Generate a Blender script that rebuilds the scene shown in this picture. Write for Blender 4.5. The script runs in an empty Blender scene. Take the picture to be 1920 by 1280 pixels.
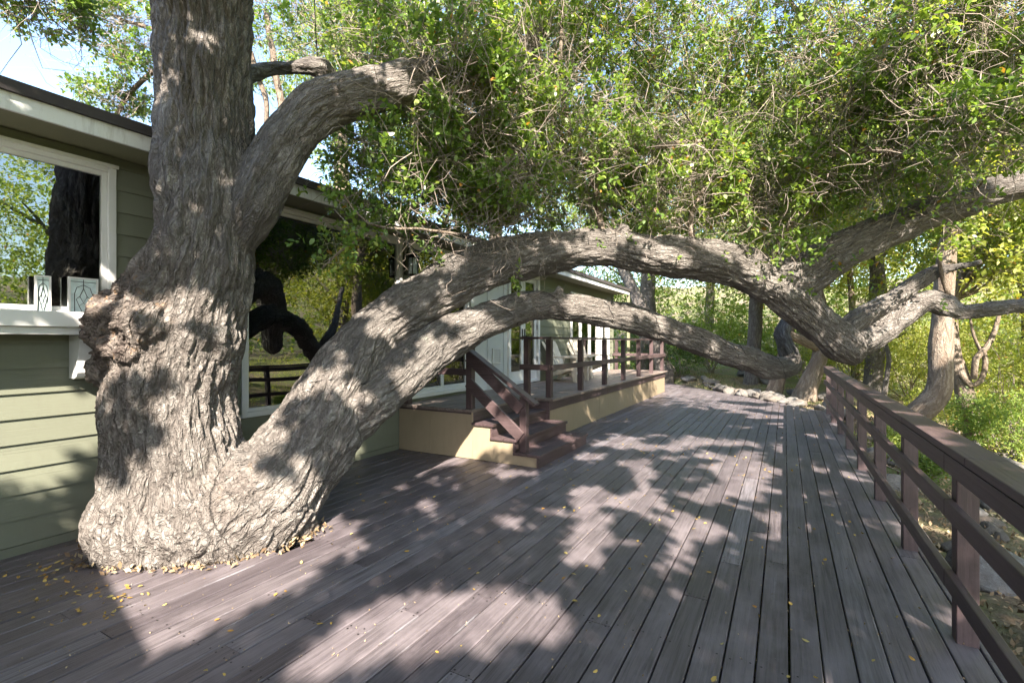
import bpy, bmesh, math, random
import numpy as np
from mathutils import Vector, Matrix, Quaternion

# ------------------------------------------------------------------ camera, sky, sun, exposure
scene = bpy.context.scene
COL = scene.collection
rng = np.random.default_rng(7)
random.seed(7)
EYE = 1.55                      # eye height above the deck, metres
FPX = 920.0                     # focal length in pixels of the 1920 px wide photograph
YAW = math.radians(29.1)        # +Y runs along the deck boards; the camera looks this far left of it
SY, CY = math.sin(YAW), math.cos(YAW)

cam_data = bpy.data.cameras.new("camera")
cam_data.sensor_width = 36.0
cam_data.lens = 36.0 * FPX / 1920.0
cam_data.clip_start = 0.05
cam_data.clip_end = 500.0
cam = bpy.data.objects.new("camera", cam_data)
cam.location = (0, 0, EYE)
cam.rotation_euler = (math.pi / 2, 0, YAW)
COL.objects.link(cam)
scene.camera = cam

SUN_DIR = Vector((0.75, -1.05, 1.0)).normalized()      # towards the sun
SUN_EL = math.asin(SUN_DIR.z)
SUN_AZ = math.atan2(SUN_DIR.x, SUN_DIR.y)
world = bpy.data.worlds.new("World")
scene.world = world
world.use_nodes = True
wn = world.node_tree.nodes
bg = wn["Background"]
sky = wn.new("ShaderNodeTexSky")
sky.sky_type = 'NISHITA'
sky.sun_disc = False
sky.sun_elevation = SUN_EL
sky.sun_rotation = SUN_AZ
sky.air_density = 1.0
sky.dust_density = 1.2
sky.ozone_density = 1.0
world.node_tree.links.new(sky.outputs[0], bg.inputs[0])
bg.inputs[1].default_value = 0.128

sun_data = bpy.data.lights.new("sun", 'SUN')
sun_data.energy = 5.0
sun_data.angle = math.radians(0.53)
sun_data.color = (1.0, 0.88, 0.74)
sun = bpy.data.objects.new("sun", sun_data)
sun.rotation_euler = (-SUN_DIR).to_track_quat('-Z', 'Y').to_euler()
sun.location = (8, -10, 12)
COL.objects.link(sun)

scene.view_settings.view_transform = 'Standard'
scene.view_settings.look = 'None'
scene.view_settings.gamma = 1.0
scene.view_settings.use_curve_mapping = False
scene.view_settings.exposure = 2.3
scene.render.engine = 'CYCLES'
cy = scene.cycles
cy.max_bounces = 7
cy.diffuse_bounces = 4
cy.glossy_bounces = 3
cy.transmission_bounces = 4
cy.transparent_max_bounces = 8
cy.caustics_reflective = False
cy.caustics_refractive = False
cy.use_denoising = True
try:
    cy.denoiser = 'OPENIMAGEDENOISE'
except Exception:
    pass

# ------------------------------------------------------------------ measuring and small helpers
def P(px, py, d):
    """world point seen at pixel (px, py) of the photograph at depth d metres"""
    r = (px - 960.0) / FPX * d
    return np.array([CY * r - SY * d, SY * r + CY * d, EYE + (640.0 - py) / FPX * d])

def G(px, py, z=0.0):
    return P(px, py, (EYE - z) * FPX / (py - 640.0))

_pr = np.random.default_rng(3)
_perm = np.tile(_pr.permutation(256), 3)
_grad = _pr.normal(size=(256, 3)); _grad /= np.linalg.norm(_grad, axis=1)[:, None]
def perlin(p):
    p = np.asarray(p, dtype=np.float64)
    i = np.floor(p).astype(np.int64); f = p - i; i &= 255
    u = f * f * f * (f * (f * 6 - 15) + 10)
    res = 0
    for dx in (0, 1):
        wx = u[:, 0] if dx else 1 - u[:, 0]
        for dy in (0, 1):
            wy = u[:, 1] if dy else 1 - u[:, 1]
            for dz in (0, 1):
                wz = u[:, 2] if dz else 1 - u[:, 2]
                h = _perm[_perm[_perm[(i[:, 0] + dx) & 255] + ((i[:, 1] + dy) & 255)] + ((i[:, 2] + dz) & 255)]
                g = _grad[h]
                res = res + wx * wy * wz * (g[:, 0] * (f[:, 0] - dx) + g[:, 1] * (f[:, 1] - dy) + g[:, 2] * (f[:, 2] - dz))
    return res * 1.5

def smooth(a, b, x):
    t = np.clip((np.asarray(x, float) - a) / (b - a), 0, 1)
    return t * t * (3 - 2 * t)

def tag(o, label=None, category=None, group=None, kind=None):
    if label: o["label"] = label
    if category: o["category"] = category
    if group: o["group"] = group
    if kind: o["kind"] = kind
    return o

def link(name, me, mat=None, parent=None):
    o = bpy.data.objects.new(name, me)
    COL.objects.link(o)
    if mat is not None and me is not None and len(me.materials) == 0:
        me.materials.append(mat)
    if parent is not None:
        o.parent = parent
    return o

def empty(name, loc=(0, 0, 0), rz=0.0):
    o = bpy.data.objects.new(name, None)
    o.empty_display_size = 0.2
    o.location = loc; o.rotation_euler = (0, 0, rz)
    COL.objects.link(o)
    return o

def clone(src, parent=None):
    c = src.copy(); COL.objects.link(c); c.parent = parent
    for ch in list(src.children):
        clone(ch, c)
    return c

class MB:
    """collects boxes, bars and prisms, then links them as one mesh"""
    def __init__(s): s.v = []; s.f = []
    def add(s, vs, fs):
        n = len(s.v); s.v += [tuple(map(float, v)) for v in vs]; s.f += [tuple(n + i for i in f) for f in fs]; return s
    def box(s, x0, x1, y0, y1, z0, z1):
        vs = [(x0, y0, z0), (x1, y0, z0), (x1, y1, z0), (x0, y1, z0), (x0, y0, z1), (x1, y0, z1), (x1, y1, z1), (x0, y1, z1)]
        return s.add(vs, [(3, 2, 1, 0), (4, 5, 6, 7), (0, 1, 5, 4), (1, 2, 6, 5), (2, 3, 7, 6), (3, 0, 4, 7)])
    def prism(s, prof, axis, a, b):
        """closed profile extruded along axis ('x','y','z') from a to b; prof is in the two other axes in order"""
        n = len(prof)
        def pt(q, t):
            return (t, q[0], q[1]) if axis == 'x' else (q[0], t, q[1]) if axis == 'y' else (q[0], q[1], t)
        vs = [pt(q, a) for q in prof] + [pt(q, b) for q in prof]
        fs = [tuple(range(n)), tuple(range(2 * n - 1, n - 1, -1))] + [(i, i + n, (i + 1) % n + n, (i + 1) % n) for i in range(n)]
        return s.add(vs, fs)
    def bar(s, p0, p1, w, h, up=(0, 0, 1)):
        """straight bar of section w (sideways) x h (up) between two points"""
        p0 = Vector(p0); p1 = Vector(p1); d = (p1 - p0).normalized(); u = Vector(up)
        sd = d.cross(u).normalized(); u = sd.cross(d).normalized()
        vs = []
        for p in (p0, p1):
            for a, b in ((-1, -1), (1, -1), (1, 1), (-1, 1)):
                vs.append(p + sd * (a * w / 2) + u * (b * h / 2))
        return s.add(vs, [(0, 1, 2, 3), (7, 6, 5, 4), (0, 4, 5, 1), (1, 5, 6, 2), (2, 6, 7, 3), (3, 7, 4, 0)])
    def tube(s, pts, rad, n=8, cap=True):
        pts = [Vector(p) for p in pts]
        if not hasattr(rad, '__len__'): rad = [rad] * len(pts)
        vs = []; ref = Vector((0.3, 0.2, 1)).normalized()
        for i, p in enumerate(pts):
            d = (pts[min(i + 1, len(pts) - 1)] - pts[max(i - 1, 0)]).normalized()
            a = d.cross(ref)
            if a.length < 0.05: a = d.cross(Vector((1, 0, 0)))
            a.normalize(); b = d.cross(a)
            for k in range(n):
                t = 2 * math.pi * k / n
                vs.append(p + (a * math.cos(t) + b * math.sin(t)) * rad[i])
        fs = []
        for i in range(len(pts) - 1):
            for k in range(n):
                fs.append((i * n + k, i * n + (k + 1) % n, (i + 1) * n + (k + 1) % n, (i + 1) * n + k))
        if cap:
            fs.append(tuple(range(n - 1, -1, -1))); fs.append(tuple((len(pts) - 1) * n + k for k in range(n)))
        return s.add(vs, fs)
    def mesh(s, name):
        me = bpy.data.meshes.new(name)
        me.from_pydata(s.v, [], s.f)
        bm = bmesh.new(); bm.from_mesh(me); bmesh.ops.recalc_face_normals(bm, faces=bm.faces); bm.to_mesh(me); bm.free()
        return me
    def build(s, name, mat, parent=None, bevel=0.0):
        o = link(name, s.mesh(name), mat, parent)
        if bevel:
            m = o.modifiers.new("bevel", 'BEVEL'); m.width = bevel; m.segments = 2; m.limit_method = 'ANGLE'
        return o

def np_mesh(name, verts, loops, starts, totals, tone=None, vec=None, smooth_sh=False):
    me = bpy.data.meshes.new(name)
    me.vertices.add(len(verts)); me.vertices.foreach_set("co", np.asarray(verts, np.float32).ravel())
    me.loops.add(len(loops)); me.loops.foreach_set("vertex_index", np.asarray(loops, np.int32))
    me.polygons.add(len(starts)); me.polygons.foreach_set("loop_start", np.asarray(starts, np.int32))
    me.polygons.foreach_set("loop_total", np.asarray(totals, np.int32))
    if smooth_sh:
        me.polygons.foreach_set("use_smooth", np.ones(len(starts), bool))
    me.update(calc_edges=True)
    if tone is not None:
        a = me.attributes.new("tone", 'FLOAT', 'POINT'); a.data.foreach_set("value", np.asarray(tone, np.float32))
    if vec is not None:
        a = me.attributes.new("rest", 'FLOAT_VECTOR', 'POINT'); a.data.foreach_set("vector", np.asarray(vec, np.float32).ravel())
    return me

# ------------------------------------------------------------------ materials
class Mat:
    def __init__(s, name):
        s.m = bpy.data.materials.new(name); s.m.use_nodes = True
        s.nt = s.m.node_tree; s.N = s.nt.nodes; s.b = s.N["Principled BSDF"]; s.out = s.N["Material Output"]
    def n(s, t, **kw):
        x = s.N.new(t)
        for k, v in kw.items(): setattr(x, k, v)
        return x
    def l(s, a, b): s.nt.links.new(a, b)
    def val(s, **kw):
        for k, v in kw.items():
            s.b.inputs[k.replace('_', ' ')].default_value = v
    def coord(s, scale=(1, 1, 1), src='Object', rand=True):
        tc = s.n("ShaderNodeTexCoord")
        o = tc.outputs[src]
        if rand:
            oi = s.n("ShaderNodeObjectInfo"); mu = s.n("ShaderNodeMath", operation='MULTIPLY'); mu.inputs[1].default_value = 37.0
            s.l(oi.outputs['Random'], mu.inputs[0])
            ad = s.n("ShaderNodeVectorMath", operation='ADD'); s.l(o, ad.inputs[0]); s.l(mu.outputs[0], ad.inputs[1]); o = ad.outputs[0]
        sc = s.n("ShaderNodeVectorMath", operation='MULTIPLY'); sc.inputs[1].default_value = scale
        s.l(o, sc.inputs[0])
        return sc.outputs[0]
    def noise(s, vec, scale=5, detail=4, rough=0.6, out='Fac', dist=0.0):
        x = s.n("ShaderNodeTexNoise"); x.inputs['Scale'].default_value = scale; x.inputs['Detail'].default_value = detail
        x.inputs['Roughness'].default_value = rough; x.inputs['Distortion'].default_value = dist
        s.l(vec, x.inputs['Vector']); return x.outputs[out]
    def ramp(s, fac, stops, interp='LINEAR'):
        r = s.n("ShaderNodeValToRGB"); r.color_ramp.interpolation = interp
        e = r.color_ramp.elements
        while len(e) < len(stops): e.new(0.5)
        for i, (p, c) in enumerate(stops):
            e[i].position = p; e[i].color = (c[0], c[1], c[2], 1) if len(c) == 3 else c
        s.l(fac, r.inputs[0]); return r.outputs[0]
    def mix(s, fac, a, b, blend='MIX'):
        x = s.n("ShaderNodeMix", data_type='RGBA', blend_type=blend)
        for sock, v in ((x.inputs[0], fac), (x.inputs[6], a), (x.inputs[7], b)):
            if isinstance(v, (int, float)): sock.default_value = v
            elif isinstance(v, tuple): sock.default_value = (v[0], v[1], v[2], 1)
            else: s.l(v, sock)
        return x.outputs[2]
    def math(s, op, a, b=None, clamp=False):
        x = s.n("ShaderNodeMath", operation=op); x.use_clamp = clamp
        for i, v in enumerate((a, b)):
            if v is None: continue
            if isinstance(v, (int, float)): x.inputs[i].default_value = v
            else: s.l(v, x.inputs[i])
        return x.outputs[0]
    def bump(s, h, strength=0.3, dist=0.01):
        x = s.n("ShaderNodeBump"); x.inputs['Strength'].default_value = strength; x.inputs['Distance'].default_value = dist
        s.l(h, x.inputs['Height']); s.l(x.outputs[0], s.b.inputs['Normal'])
    def color(s, c):
        if isinstance(c, tuple): s.b.inputs['Base Color'].default_value = (c[0], c[1], c[2], 1)
        else: s.l(c, s.b.inputs['Base Color'])

B3 = lambda v: (v, v, v)

def mat_deck(name, cols, axis='y', worn=0.5, edge=False):
    """weathered stained board; grain runs along the given axis"""
    m = Mat(name)
    g = {'y': (1, 0.035, 1), 'x': (0.035, 1, 1), 'z': (1, 1, 0.035)}[axis]
    oi = m.n("ShaderNodeObjectInfo")
    base = m.ramp(oi.outputs['Random'], [(0, cols[0]), (0.45, cols[1]), (0.90, cols[2]), (0.96, cols[3])])
    grain = m.noise(m.coord(g), 60, 6, 0.7, dist=0.4)
    blot = m.noise(m.coord((1, 0.6, 1)), 3.0, 5, 0.65)
    scuff = m.noise(m.coord(g), 20, 7, 0.8, dist=0.5)
    spk = m.noise(m.coord((1, 1, 1)), 130, 2, 0.5)
    dk = tuple(x * 0.42 for x in cols[0]); lt = tuple(x * 1.55 for x in cols[2])
    c = m.mix(m.ramp(grain, [(0.40, B3(0)), (0.66, B3(0.85))]), base, dk)
    c = m.mix(m.ramp(blot, [(0.45, B3(0)), (0.72, B3(0.6))]), c, lt)
    c = m.mix(m.ramp(blot, [(0.26, B3(0.5)), (0.42, B3(0))]), c, tuple(x * 0.7 for x in cols[0]))
    sc = m.math('MULTIPLY', m.ramp(scuff, [(0.61, B3(0)), (0.70, B3(1))]), m.ramp(blot, [(0.42, B3(0.1)), (0.62, B3(1))]))
    pale = (0.25, 0.255, 0.285)
    c = m.mix(m.math('MULTIPLY', sc, worn), c, pale)
    c = m.mix(m.math('MULTIPLY', m.ramp(spk, [(0.73, B3(0)), (0.76, B3(1))]), worn * 0.8), c, pale)
    if edge:
        tc = m.n("ShaderNodeTexCoord"); sx_ = m.n("ShaderNodeSeparateXYZ"); m.l(tc.outputs['Object'], sx_.inputs[0])
        e = m.ramp(m.math('ABSOLUTE', sx_.outputs[0]), [(0.0575, B3(0)), (0.0635, B3(1))])
        en = m.noise(m.coord((1, 0.25, 1)), 4.5, 6, 0.75)
        c = m.mix(m.math('MULTIPLY', e, m.ramp(en, [(0.56, B3(0)), (0.66, B3(0.6))])), c, pale)
    m.color(c)
    m.l(m.ramp(blot, [(0.3, B3(0.42)), (0.8, B3(0.62))]), m.b.inputs['Roughness'])
    m.b.inputs['Specular IOR Level'].default_value = 0.5
    m.bump(m.math('ADD', grain, m.math('MULTIPLY', scuff, 0.6)), 0.6, 0.005)
    return m.m

def mat_paint(name, col, var=0.12, rough=0.55, dirt=0.0, grain=None, bump=0.15, dirtcol=(0.12, 0.11, 0.09)):
    m = Mat(name)
    oi = m.n("ShaderNodeObjectInfo")
    a = tuple(x * (1 - var) for x in col); b = tuple(min(x * (1 + var), 0.9) for x in col)
    base = m.ramp(oi.outputs['Random'], [(0, a), (1, b)])
    n1 = m.noise(m.coord((1, 1, 1)), 2.6, 5, 0.65)
    base = m.mix(m.ramp(n1, [(0.35, B3(0)), (0.75, B3(0.3))]), base, tuple(x * 0.72 for x in col))
    if dirt:
        n2 = m.noise(m.coord((3.2, 3.2, 0.5)), 5, 6, 0.75)
        base = m.mix(m.ramp(n2, [(0.5, B3(0)), (0.72, B3(dirt))]), base, dirtcol)
    m.color(base)
    m.val(Roughness=rough)
    gv = m.noise(m.coord(grain or (6, 6, 6)), 12, 5, 0.6)
    m.bump(gv, bump, 0.004)
    return m.m

def mat_bark(name, light, dark, brown, fis=22.0, bump=1.0):
    m = Mat(name)
    at = m.n("ShaderNodeAttribute", attribute_name="rest")
    to = m.n("ShaderNodeAttribute", attribute_name="tone")
    def vec(sc):
        x = m.n("ShaderNodeVectorMath", operation='MULTIPLY'); x.inputs[1].default_value = sc; m.l(at.outputs['Vector'], x.inputs[0]); return x.outputs[0]
    def ridge(sc, scale, detail, k):
        n_ = m.noise(vec(sc), scale, detail, 0.55, dist=0.6)
        return m.math('MULTIPLY', m.math('ABSOLUTE', m.math('SUBTRACT', n_, 0.5)), k, clamp=True)
    r1 = ridge((1, 1, 0.22), fis * 0.8, 3.0, 8.0)          # long fissures
    r2 = ridge((1, 1, 0.45), fis * 2.3, 3.0, 7.0)    # short plates
    fine = m.noise(vec((1, 1, 0.3)), 95, 6, 0.75)
    big = m.noise(vec((1, 1, 0.5)), 2.4, 5, 0.65)
    c = m.mix(m.ramp(big, [(0.35, B3(0)), (0.66, B3(1))]), dark, light)
    c = m.mix(m.ramp(fine, [(0.35, B3(0)), (0.75, B3(0.8))]), c, tuple(min(1, x * 1.45) for x in light))
    c = m.mix(m.math('MULTIPLY', m.math('SUBTRACT', 1.0, r1, clamp=True), 0.6), c, brown)
    c = m.mix(m.math('MULTIPLY', m.math('SUBTRACT', 1.0, r2, clamp=True), 0.45), c, brown)
    st = m.noise(vec((1, 1, 0.45)), 1.5, 6, 0.7)
    c = m.mix(m.ramp(st, [(0.50, B3(0)), (0.62, B3(0.5))]), c, tuple(x * 0.48 for x in dark))
    li = m.noise(vec((1, 1, 0.8)), 4.2, 6, 0.75)
    c = m.mix(m.ramp(li, [(0.60, B3(0)), (0.70, B3(0.45))]), c, (0.30, 0.31, 0.27))
    rust = m.noise(vec((1, 1, 0.8)), 17, 6, 0.75)
    rc = m.ramp(rust, [(0.36, (0.05, 0.038, 0.034)), (0.47, (0.12, 0.10, 0.09)), (0.58, (0.22, 0.19, 0.172)), (0.63, (0.30, 0.17, 0.075)), (0.67, (0.24, 0.205, 0.185))])
    c = m.mix(m.math('MULTIPLY', to.outputs['Fac'], 1.0, clamp=True), c, rc)
    m.color(c)
    m.val(Roughness=0.9)
    m.b.inputs['Specular IOR Level'].default_value = 0.2
    h = m.math('ADD', m.math('MULTIPLY', r1, 0.9), m.math('ADD', m.math('MULTIPLY', r2, 0.5), m.math('MULTIPLY', fine, 0.6)))
    m.bump(h, bump, 0.026)
    return m.m

def mat_leaf(name, c0, c1, c2, trans=0.35, rough=0.42, spec=0.5):
    m = Mat(name)
    to = m.n("ShaderNodeAttribute", attribute_name="tone")
    c = m.ramp(to.outputs['Fac'], [(0.0, c0), (0.5, c1), (0.93, c2), (1.0, (0.36, 0.20, 0.05))])
    m.color(c)
    m.val(Roughness=rough)
    m.b.inputs['Specular IOR Level'].default_value = spec
    tr = m.n("ShaderNodeBsdfTranslucent")
    tc = m.mix(1.0, c, (1.35, 1.30, 0.55), 'MULTIPLY'); m.l(tc, tr.inputs['Color'])
    mx = m.n("ShaderNodeMixShader"); mx.inputs[0].default_value = trans
    m.l(m.b.outputs[0], mx.inputs[1]); m.l(tr.outputs[0], mx.inputs[2]); m.l(mx.outputs[0], m.out.inputs[0])
    return m.m

def mat_glass(name, ior=2.7, tint=(0.62, 0.66, 0.62)):
    m = Mat(name)
    m.N.remove(m.b)
    g = m.n("ShaderNodeBsdfGlossy"); g.inputs['Roughness'].default_value = 0.0; g.inputs['Color'].default_value = (0.95, 0.97, 0.95, 1)
    t = m.n("ShaderNodeBsdfTransparent"); t.inputs['Color'].default_value = (*tint, 1)
    f = m.n("ShaderNodeFresnel"); f.inputs['IOR'].default_value = ior
    mx = m.n("ShaderNodeMixShader"); m.l(f.outputs[0], mx.inputs[0]); m.l(t.outputs[0], mx.inputs[1]); m.l(g.outputs[0], mx.inputs[2])
    w = m.noise(m.coord((1, 1, 1), rand=False), 1.3, 1, 0.4)
    b = m.n("ShaderNodeBump"); b.inputs['Strength'].default_value = 0.06; b.inputs['Distance'].default_value = 0.05; m.l(w, b.inputs['Height']); m.l(b.outputs[0], g.inputs['Normal'])
    m.l(mx.outputs[0], m.out.inputs[0])
    return m.m

def mat_rock(name):
    m = Mat(name)
    oi = m.n("ShaderNodeObjectInfo")
    base = m.ramp(oi.outputs['Random'], [(0, (0.16, 0.14, 0.12)), (0.4, (0.18, 0.18, 0.185)), (0.7, (0.20, 0.19, 0.175)), (1, (0.17, 0.13, 0.10))])
    n1 = m.noise(m.coord((1, 1, 1)), 5, 8, 0.7)
    n2 = m.noise(m.coord((1, 1, 1)), 26, 6, 0.7)
    c = m.mix(m.ramp(n1, [(0.38, B3(0.75)), (0.62, B3(0))]), base, (0.09, 0.08, 0.072))
    c = m.mix(m.ramp(n2, [(0.52, B3(0)), (0.7, B3(0.6))]), c, (0.27, 0.268, 0.26))
    m.color(c); m.val(Roughness=0.85)
    m.bump(m.math('ADD', n1, m.math('MULTIPLY', n2, 0.5)), 0.8, 0.03)
    return m.m

def mat_ground(name):
    m = Mat(name)
    v = m.coord((1, 1, 1), rand=False)
    n1 = m.noise(v, 0.6, 6, 0.65); n2 = m.noise(v, 9, 8, 0.75); n3 = m.noise(v, 40, 5, 0.7)
    c = m.ramp(n2, [(0.3, (0.07, 0.05, 0.035)), (0.5, (0.17, 0.13, 0.09)), (0.7, (0.30, 0.25, 0.18))])
    c = m.mix(m.ramp(n1, [(0.42, B3(0)), (0.56, B3(0.85))]), c, (0.13, 0.17, 0.04))
    c = m.mix(m.ramp(n3, [(0.5, B3(0)), (0.7, B3(0.5))]), c, (0.34, 0.27, 0.17))
    m.color(c); m.val(Roughness=0.95)
    m.bump(m.math('ADD', n2, n3), 0.8, 0.04)
    return m.m

def mat_plain(name, col, rough=0.5, metal=0.0, var=0.15):
    m = Mat(name)
    n1 = m.noise(m.coord((1, 1, 1)), 18, 4, 0.6)
    m.color(m.mix(m.ramp(n1, [(0.3, B3(0)), (0.7, B3(1))]), tuple(x * (1 - var) for x in col), tuple(min(x * (1 + var), 1) for x in col)))
    m.val(Roughness=rough, Metallic=metal)
    return m.m

M = {}
DK = [(0.094, 0.080, 0.091), (0.120, 0.104, 0.116), (0.143, 0.126, 0.138), (0.182, 0.170, 0.194)]
M['deck'] = mat_deck("deck_stain", DK, 'y', 0.62, True)
M['platform'] = mat_deck("platform_stain", [(0.17, 0.13, 0.12), (0.20, 0.16, 0.145), (0.23, 0.19, 0.17), (0.26, 0.21, 0.20)], 'y', 0.6)
RL = [(0.068, 0.045, 0.048), (0.078, 0.052, 0.055), (0.088, 0.061, 0.064), (0.105, 0.078, 0.082)]
M['rail_y'] = mat_deck("rail_stain_lengthwise", RL, 'y', 0.40)
M['rail_x'] = mat_deck("rail_stain_crosswise", RL, 'x', 0.40)
M['rail_z'] = mat_deck("post_stain", RL, 'z', 0.30)
M['siding'] = mat_paint("sage_siding_paint", (0.165, 0.178, 0.134), 0.05, 0.6, 0.22, (5, 0.35, 9), 0.35)
M['soffit'] = mat_paint("soffit_paint", (0.19, 0.195, 0.125), 0.02, 0.65, 0.08)
M['white'] = mat_paint("white_trim_paint", (0.72, 0.73, 0.73), 0.03, 0.45, 0.10, dirtcol=(0.45, 0.43, 0.38))
M['fascia'] = mat_paint("weathered_fascia_paint", (0.70, 0.72, 0.73), 0.03, 0.6, 0.42, dirtcol=(0.20, 0.18, 0.15))
M['roof'] = mat_paint("roofing", (0.045, 0.040, 0.042), 0.1, 0.9, 0.2)
M['cream'] = mat_paint("cream_skirt_paint", (0.30, 0.243, 0.168), 0.05, 0.6, 0.35, dirtcol=(0.20, 0.155, 0.10))
M['panel'] = mat_paint("white_panel_paint", (0.62, 0.64, 0.64), 0.02, 0.5, 0.05, dirtcol=(0.4, 0.4, 0.38))
M['glass'] = mat_glass("window_glass")
M['interior'] = mat_plain("interior_plaster", (0.34, 0.26, 0.18), 0.8)
M['intfloor'] = mat_plain("interior_floor", (0.10, 0.06, 0.035), 0.5)
M['black'] = mat_plain("black_metal", (0.018, 0.018, 0.020), 0.4, 0.6)
M['blind'] = mat_plain("pleated_blind", (0.36, 0.37, 0.30), 0.8)
M['chair'] = mat_paint("chair_resin", (0.60, 0.55, 0.47), 0.02, 0.45, 0.12, dirtcol=(0.3, 0.27, 0.22))
M['frosted'] = mat_plain("frosted_pane", (0.62, 0.74, 0.76), 0.25)
M['rock'] = mat_rock("rock")
M['ground'] = mat_ground("ground_soil")
M['bark'] = mat_bark("oak_bark", (0.305, 0.286, 0.268), (0.195, 0.184, 0.176), (0.072, 0.059, 0.053))
M['bark_bg'] = mat_bark("pale_bark", (0.30, 0.255, 0.21), (0.19, 0.16, 0.135), (0.10, 0.07, 0.05), 12.0, 0.7)
M['twig'] = mat_plain("twig_bark", (0.27, 0.23, 0.20), 0.85, 0, 0.35)
M['litter'] = mat_leaf("leaf_litter", (0.12, 0.08, 0.05), (0.28, 0.20, 0.12), (0.42, 0.34, 0.22), 0.05, 0.7, 0.3)
M['fallen'] = mat_leaf("fallen_leaf", (0.30, 0.16, 0.04), (0.45, 0.30, 0.07), (0.50, 0.42, 0.16), 0.05, 0.6, 0.3)
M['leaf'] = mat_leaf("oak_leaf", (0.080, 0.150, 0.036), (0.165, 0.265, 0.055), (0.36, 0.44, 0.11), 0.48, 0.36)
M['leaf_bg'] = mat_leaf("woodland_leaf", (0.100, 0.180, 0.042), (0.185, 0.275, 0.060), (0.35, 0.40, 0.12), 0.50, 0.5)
M['leaf_sun'] = mat_leaf("sunlit_leaf", (0.18, 0.24, 0.045), (0.30, 0.35, 0.065), (0.46, 0.46, 0.16), 0.48, 0.55)  # brighter, yellower leaf: sunlit look put into the colour
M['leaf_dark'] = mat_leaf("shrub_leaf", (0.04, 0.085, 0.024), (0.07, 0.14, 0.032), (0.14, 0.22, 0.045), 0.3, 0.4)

# ------------------------------------------------------------------ ground
WALL_X = -4.9
def deck_end(x):
    return min(12.7 + (0.9 - x) * 1.35, 20.5)

def terrain(x, y):
    x = np.asarray(x, float); y = np.asarray(y, float)
    h = np.full(x.shape, -0.42)
    bank = -0.36 - 0.75 * smooth(1.6, 4.8, x) + 0.9 * smooth(7, 14, x) + 9.0 * smooth(14, 60, x)
    h = np.where(x > 0.9, bank, h)
    end = 12.7 + (0.9 - x) * 1.35
    far = smooth(-0.6, 0.3, (y - np.minimum(end, 20.5)))
    hf = -0.06 + 0.25 * smooth(13, 22, y) - 0.8 * smooth(1.2, 5.0, x) + 0.9 * smooth(7, 14, x) + 9.0 * smooth(24, 75, y) + 8.0 * smooth(14, 60, x)
    h = h * (1 - far) + hf * far
    h = h + 4.0 * smooth(-12, -50, x) * smooth(12, 30, y)
    nz = perlin(np.stack([x * 0.35, y * 0.35, x * 0 + 2.2], -1).reshape(-1, 3)).reshape(x.shape)
    return h + nz * (0.10 + 0.5 * smooth(15, 40, np.hypot(x, y))) * np.where((x > 0.95) | (far > 0.5), 1, 0)

def axis_pts(lo, hi, fine_lo, fine_hi, step):
    mid = np.arange(fine_lo, fine_hi + 1e-6, step)
    left = fine_lo - np.geomspace(step, fine_lo - lo, 26)[::-1]
    right = fine_hi + np.geomspace(step, hi - fine_hi, 26)
    return np.concatenate([left, mid, right])
gx = axis_pts(-140, 140, -7, 12, 0.25); gy = axis_pts(-60, 160, -4, 24, 0.25)
GX, GY = np.meshgrid(gx, gy)
GZ = terrain(GX, GY)
nv = GX.size; nx = len(gx); ny = len(gy)
idx = np.arange(nv).reshape(ny, nx)
q = np.stack([idx[:-1, :-1], idx[:-1, 1:], idx[1:, 1:], idx[1:, :-1]], -1).reshape(-1, 4)
ground = link("ground", np_mesh("ground", np.stack([GX, GY, GZ], -1).reshape(-1, 3), q.ravel(), np.arange(len(q)) * 4, np.full(len(q), 4), smooth_sh=True), M['ground'])
tag(ground, "bare brown soil of the creek bank around the deck", kind="structure")

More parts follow.
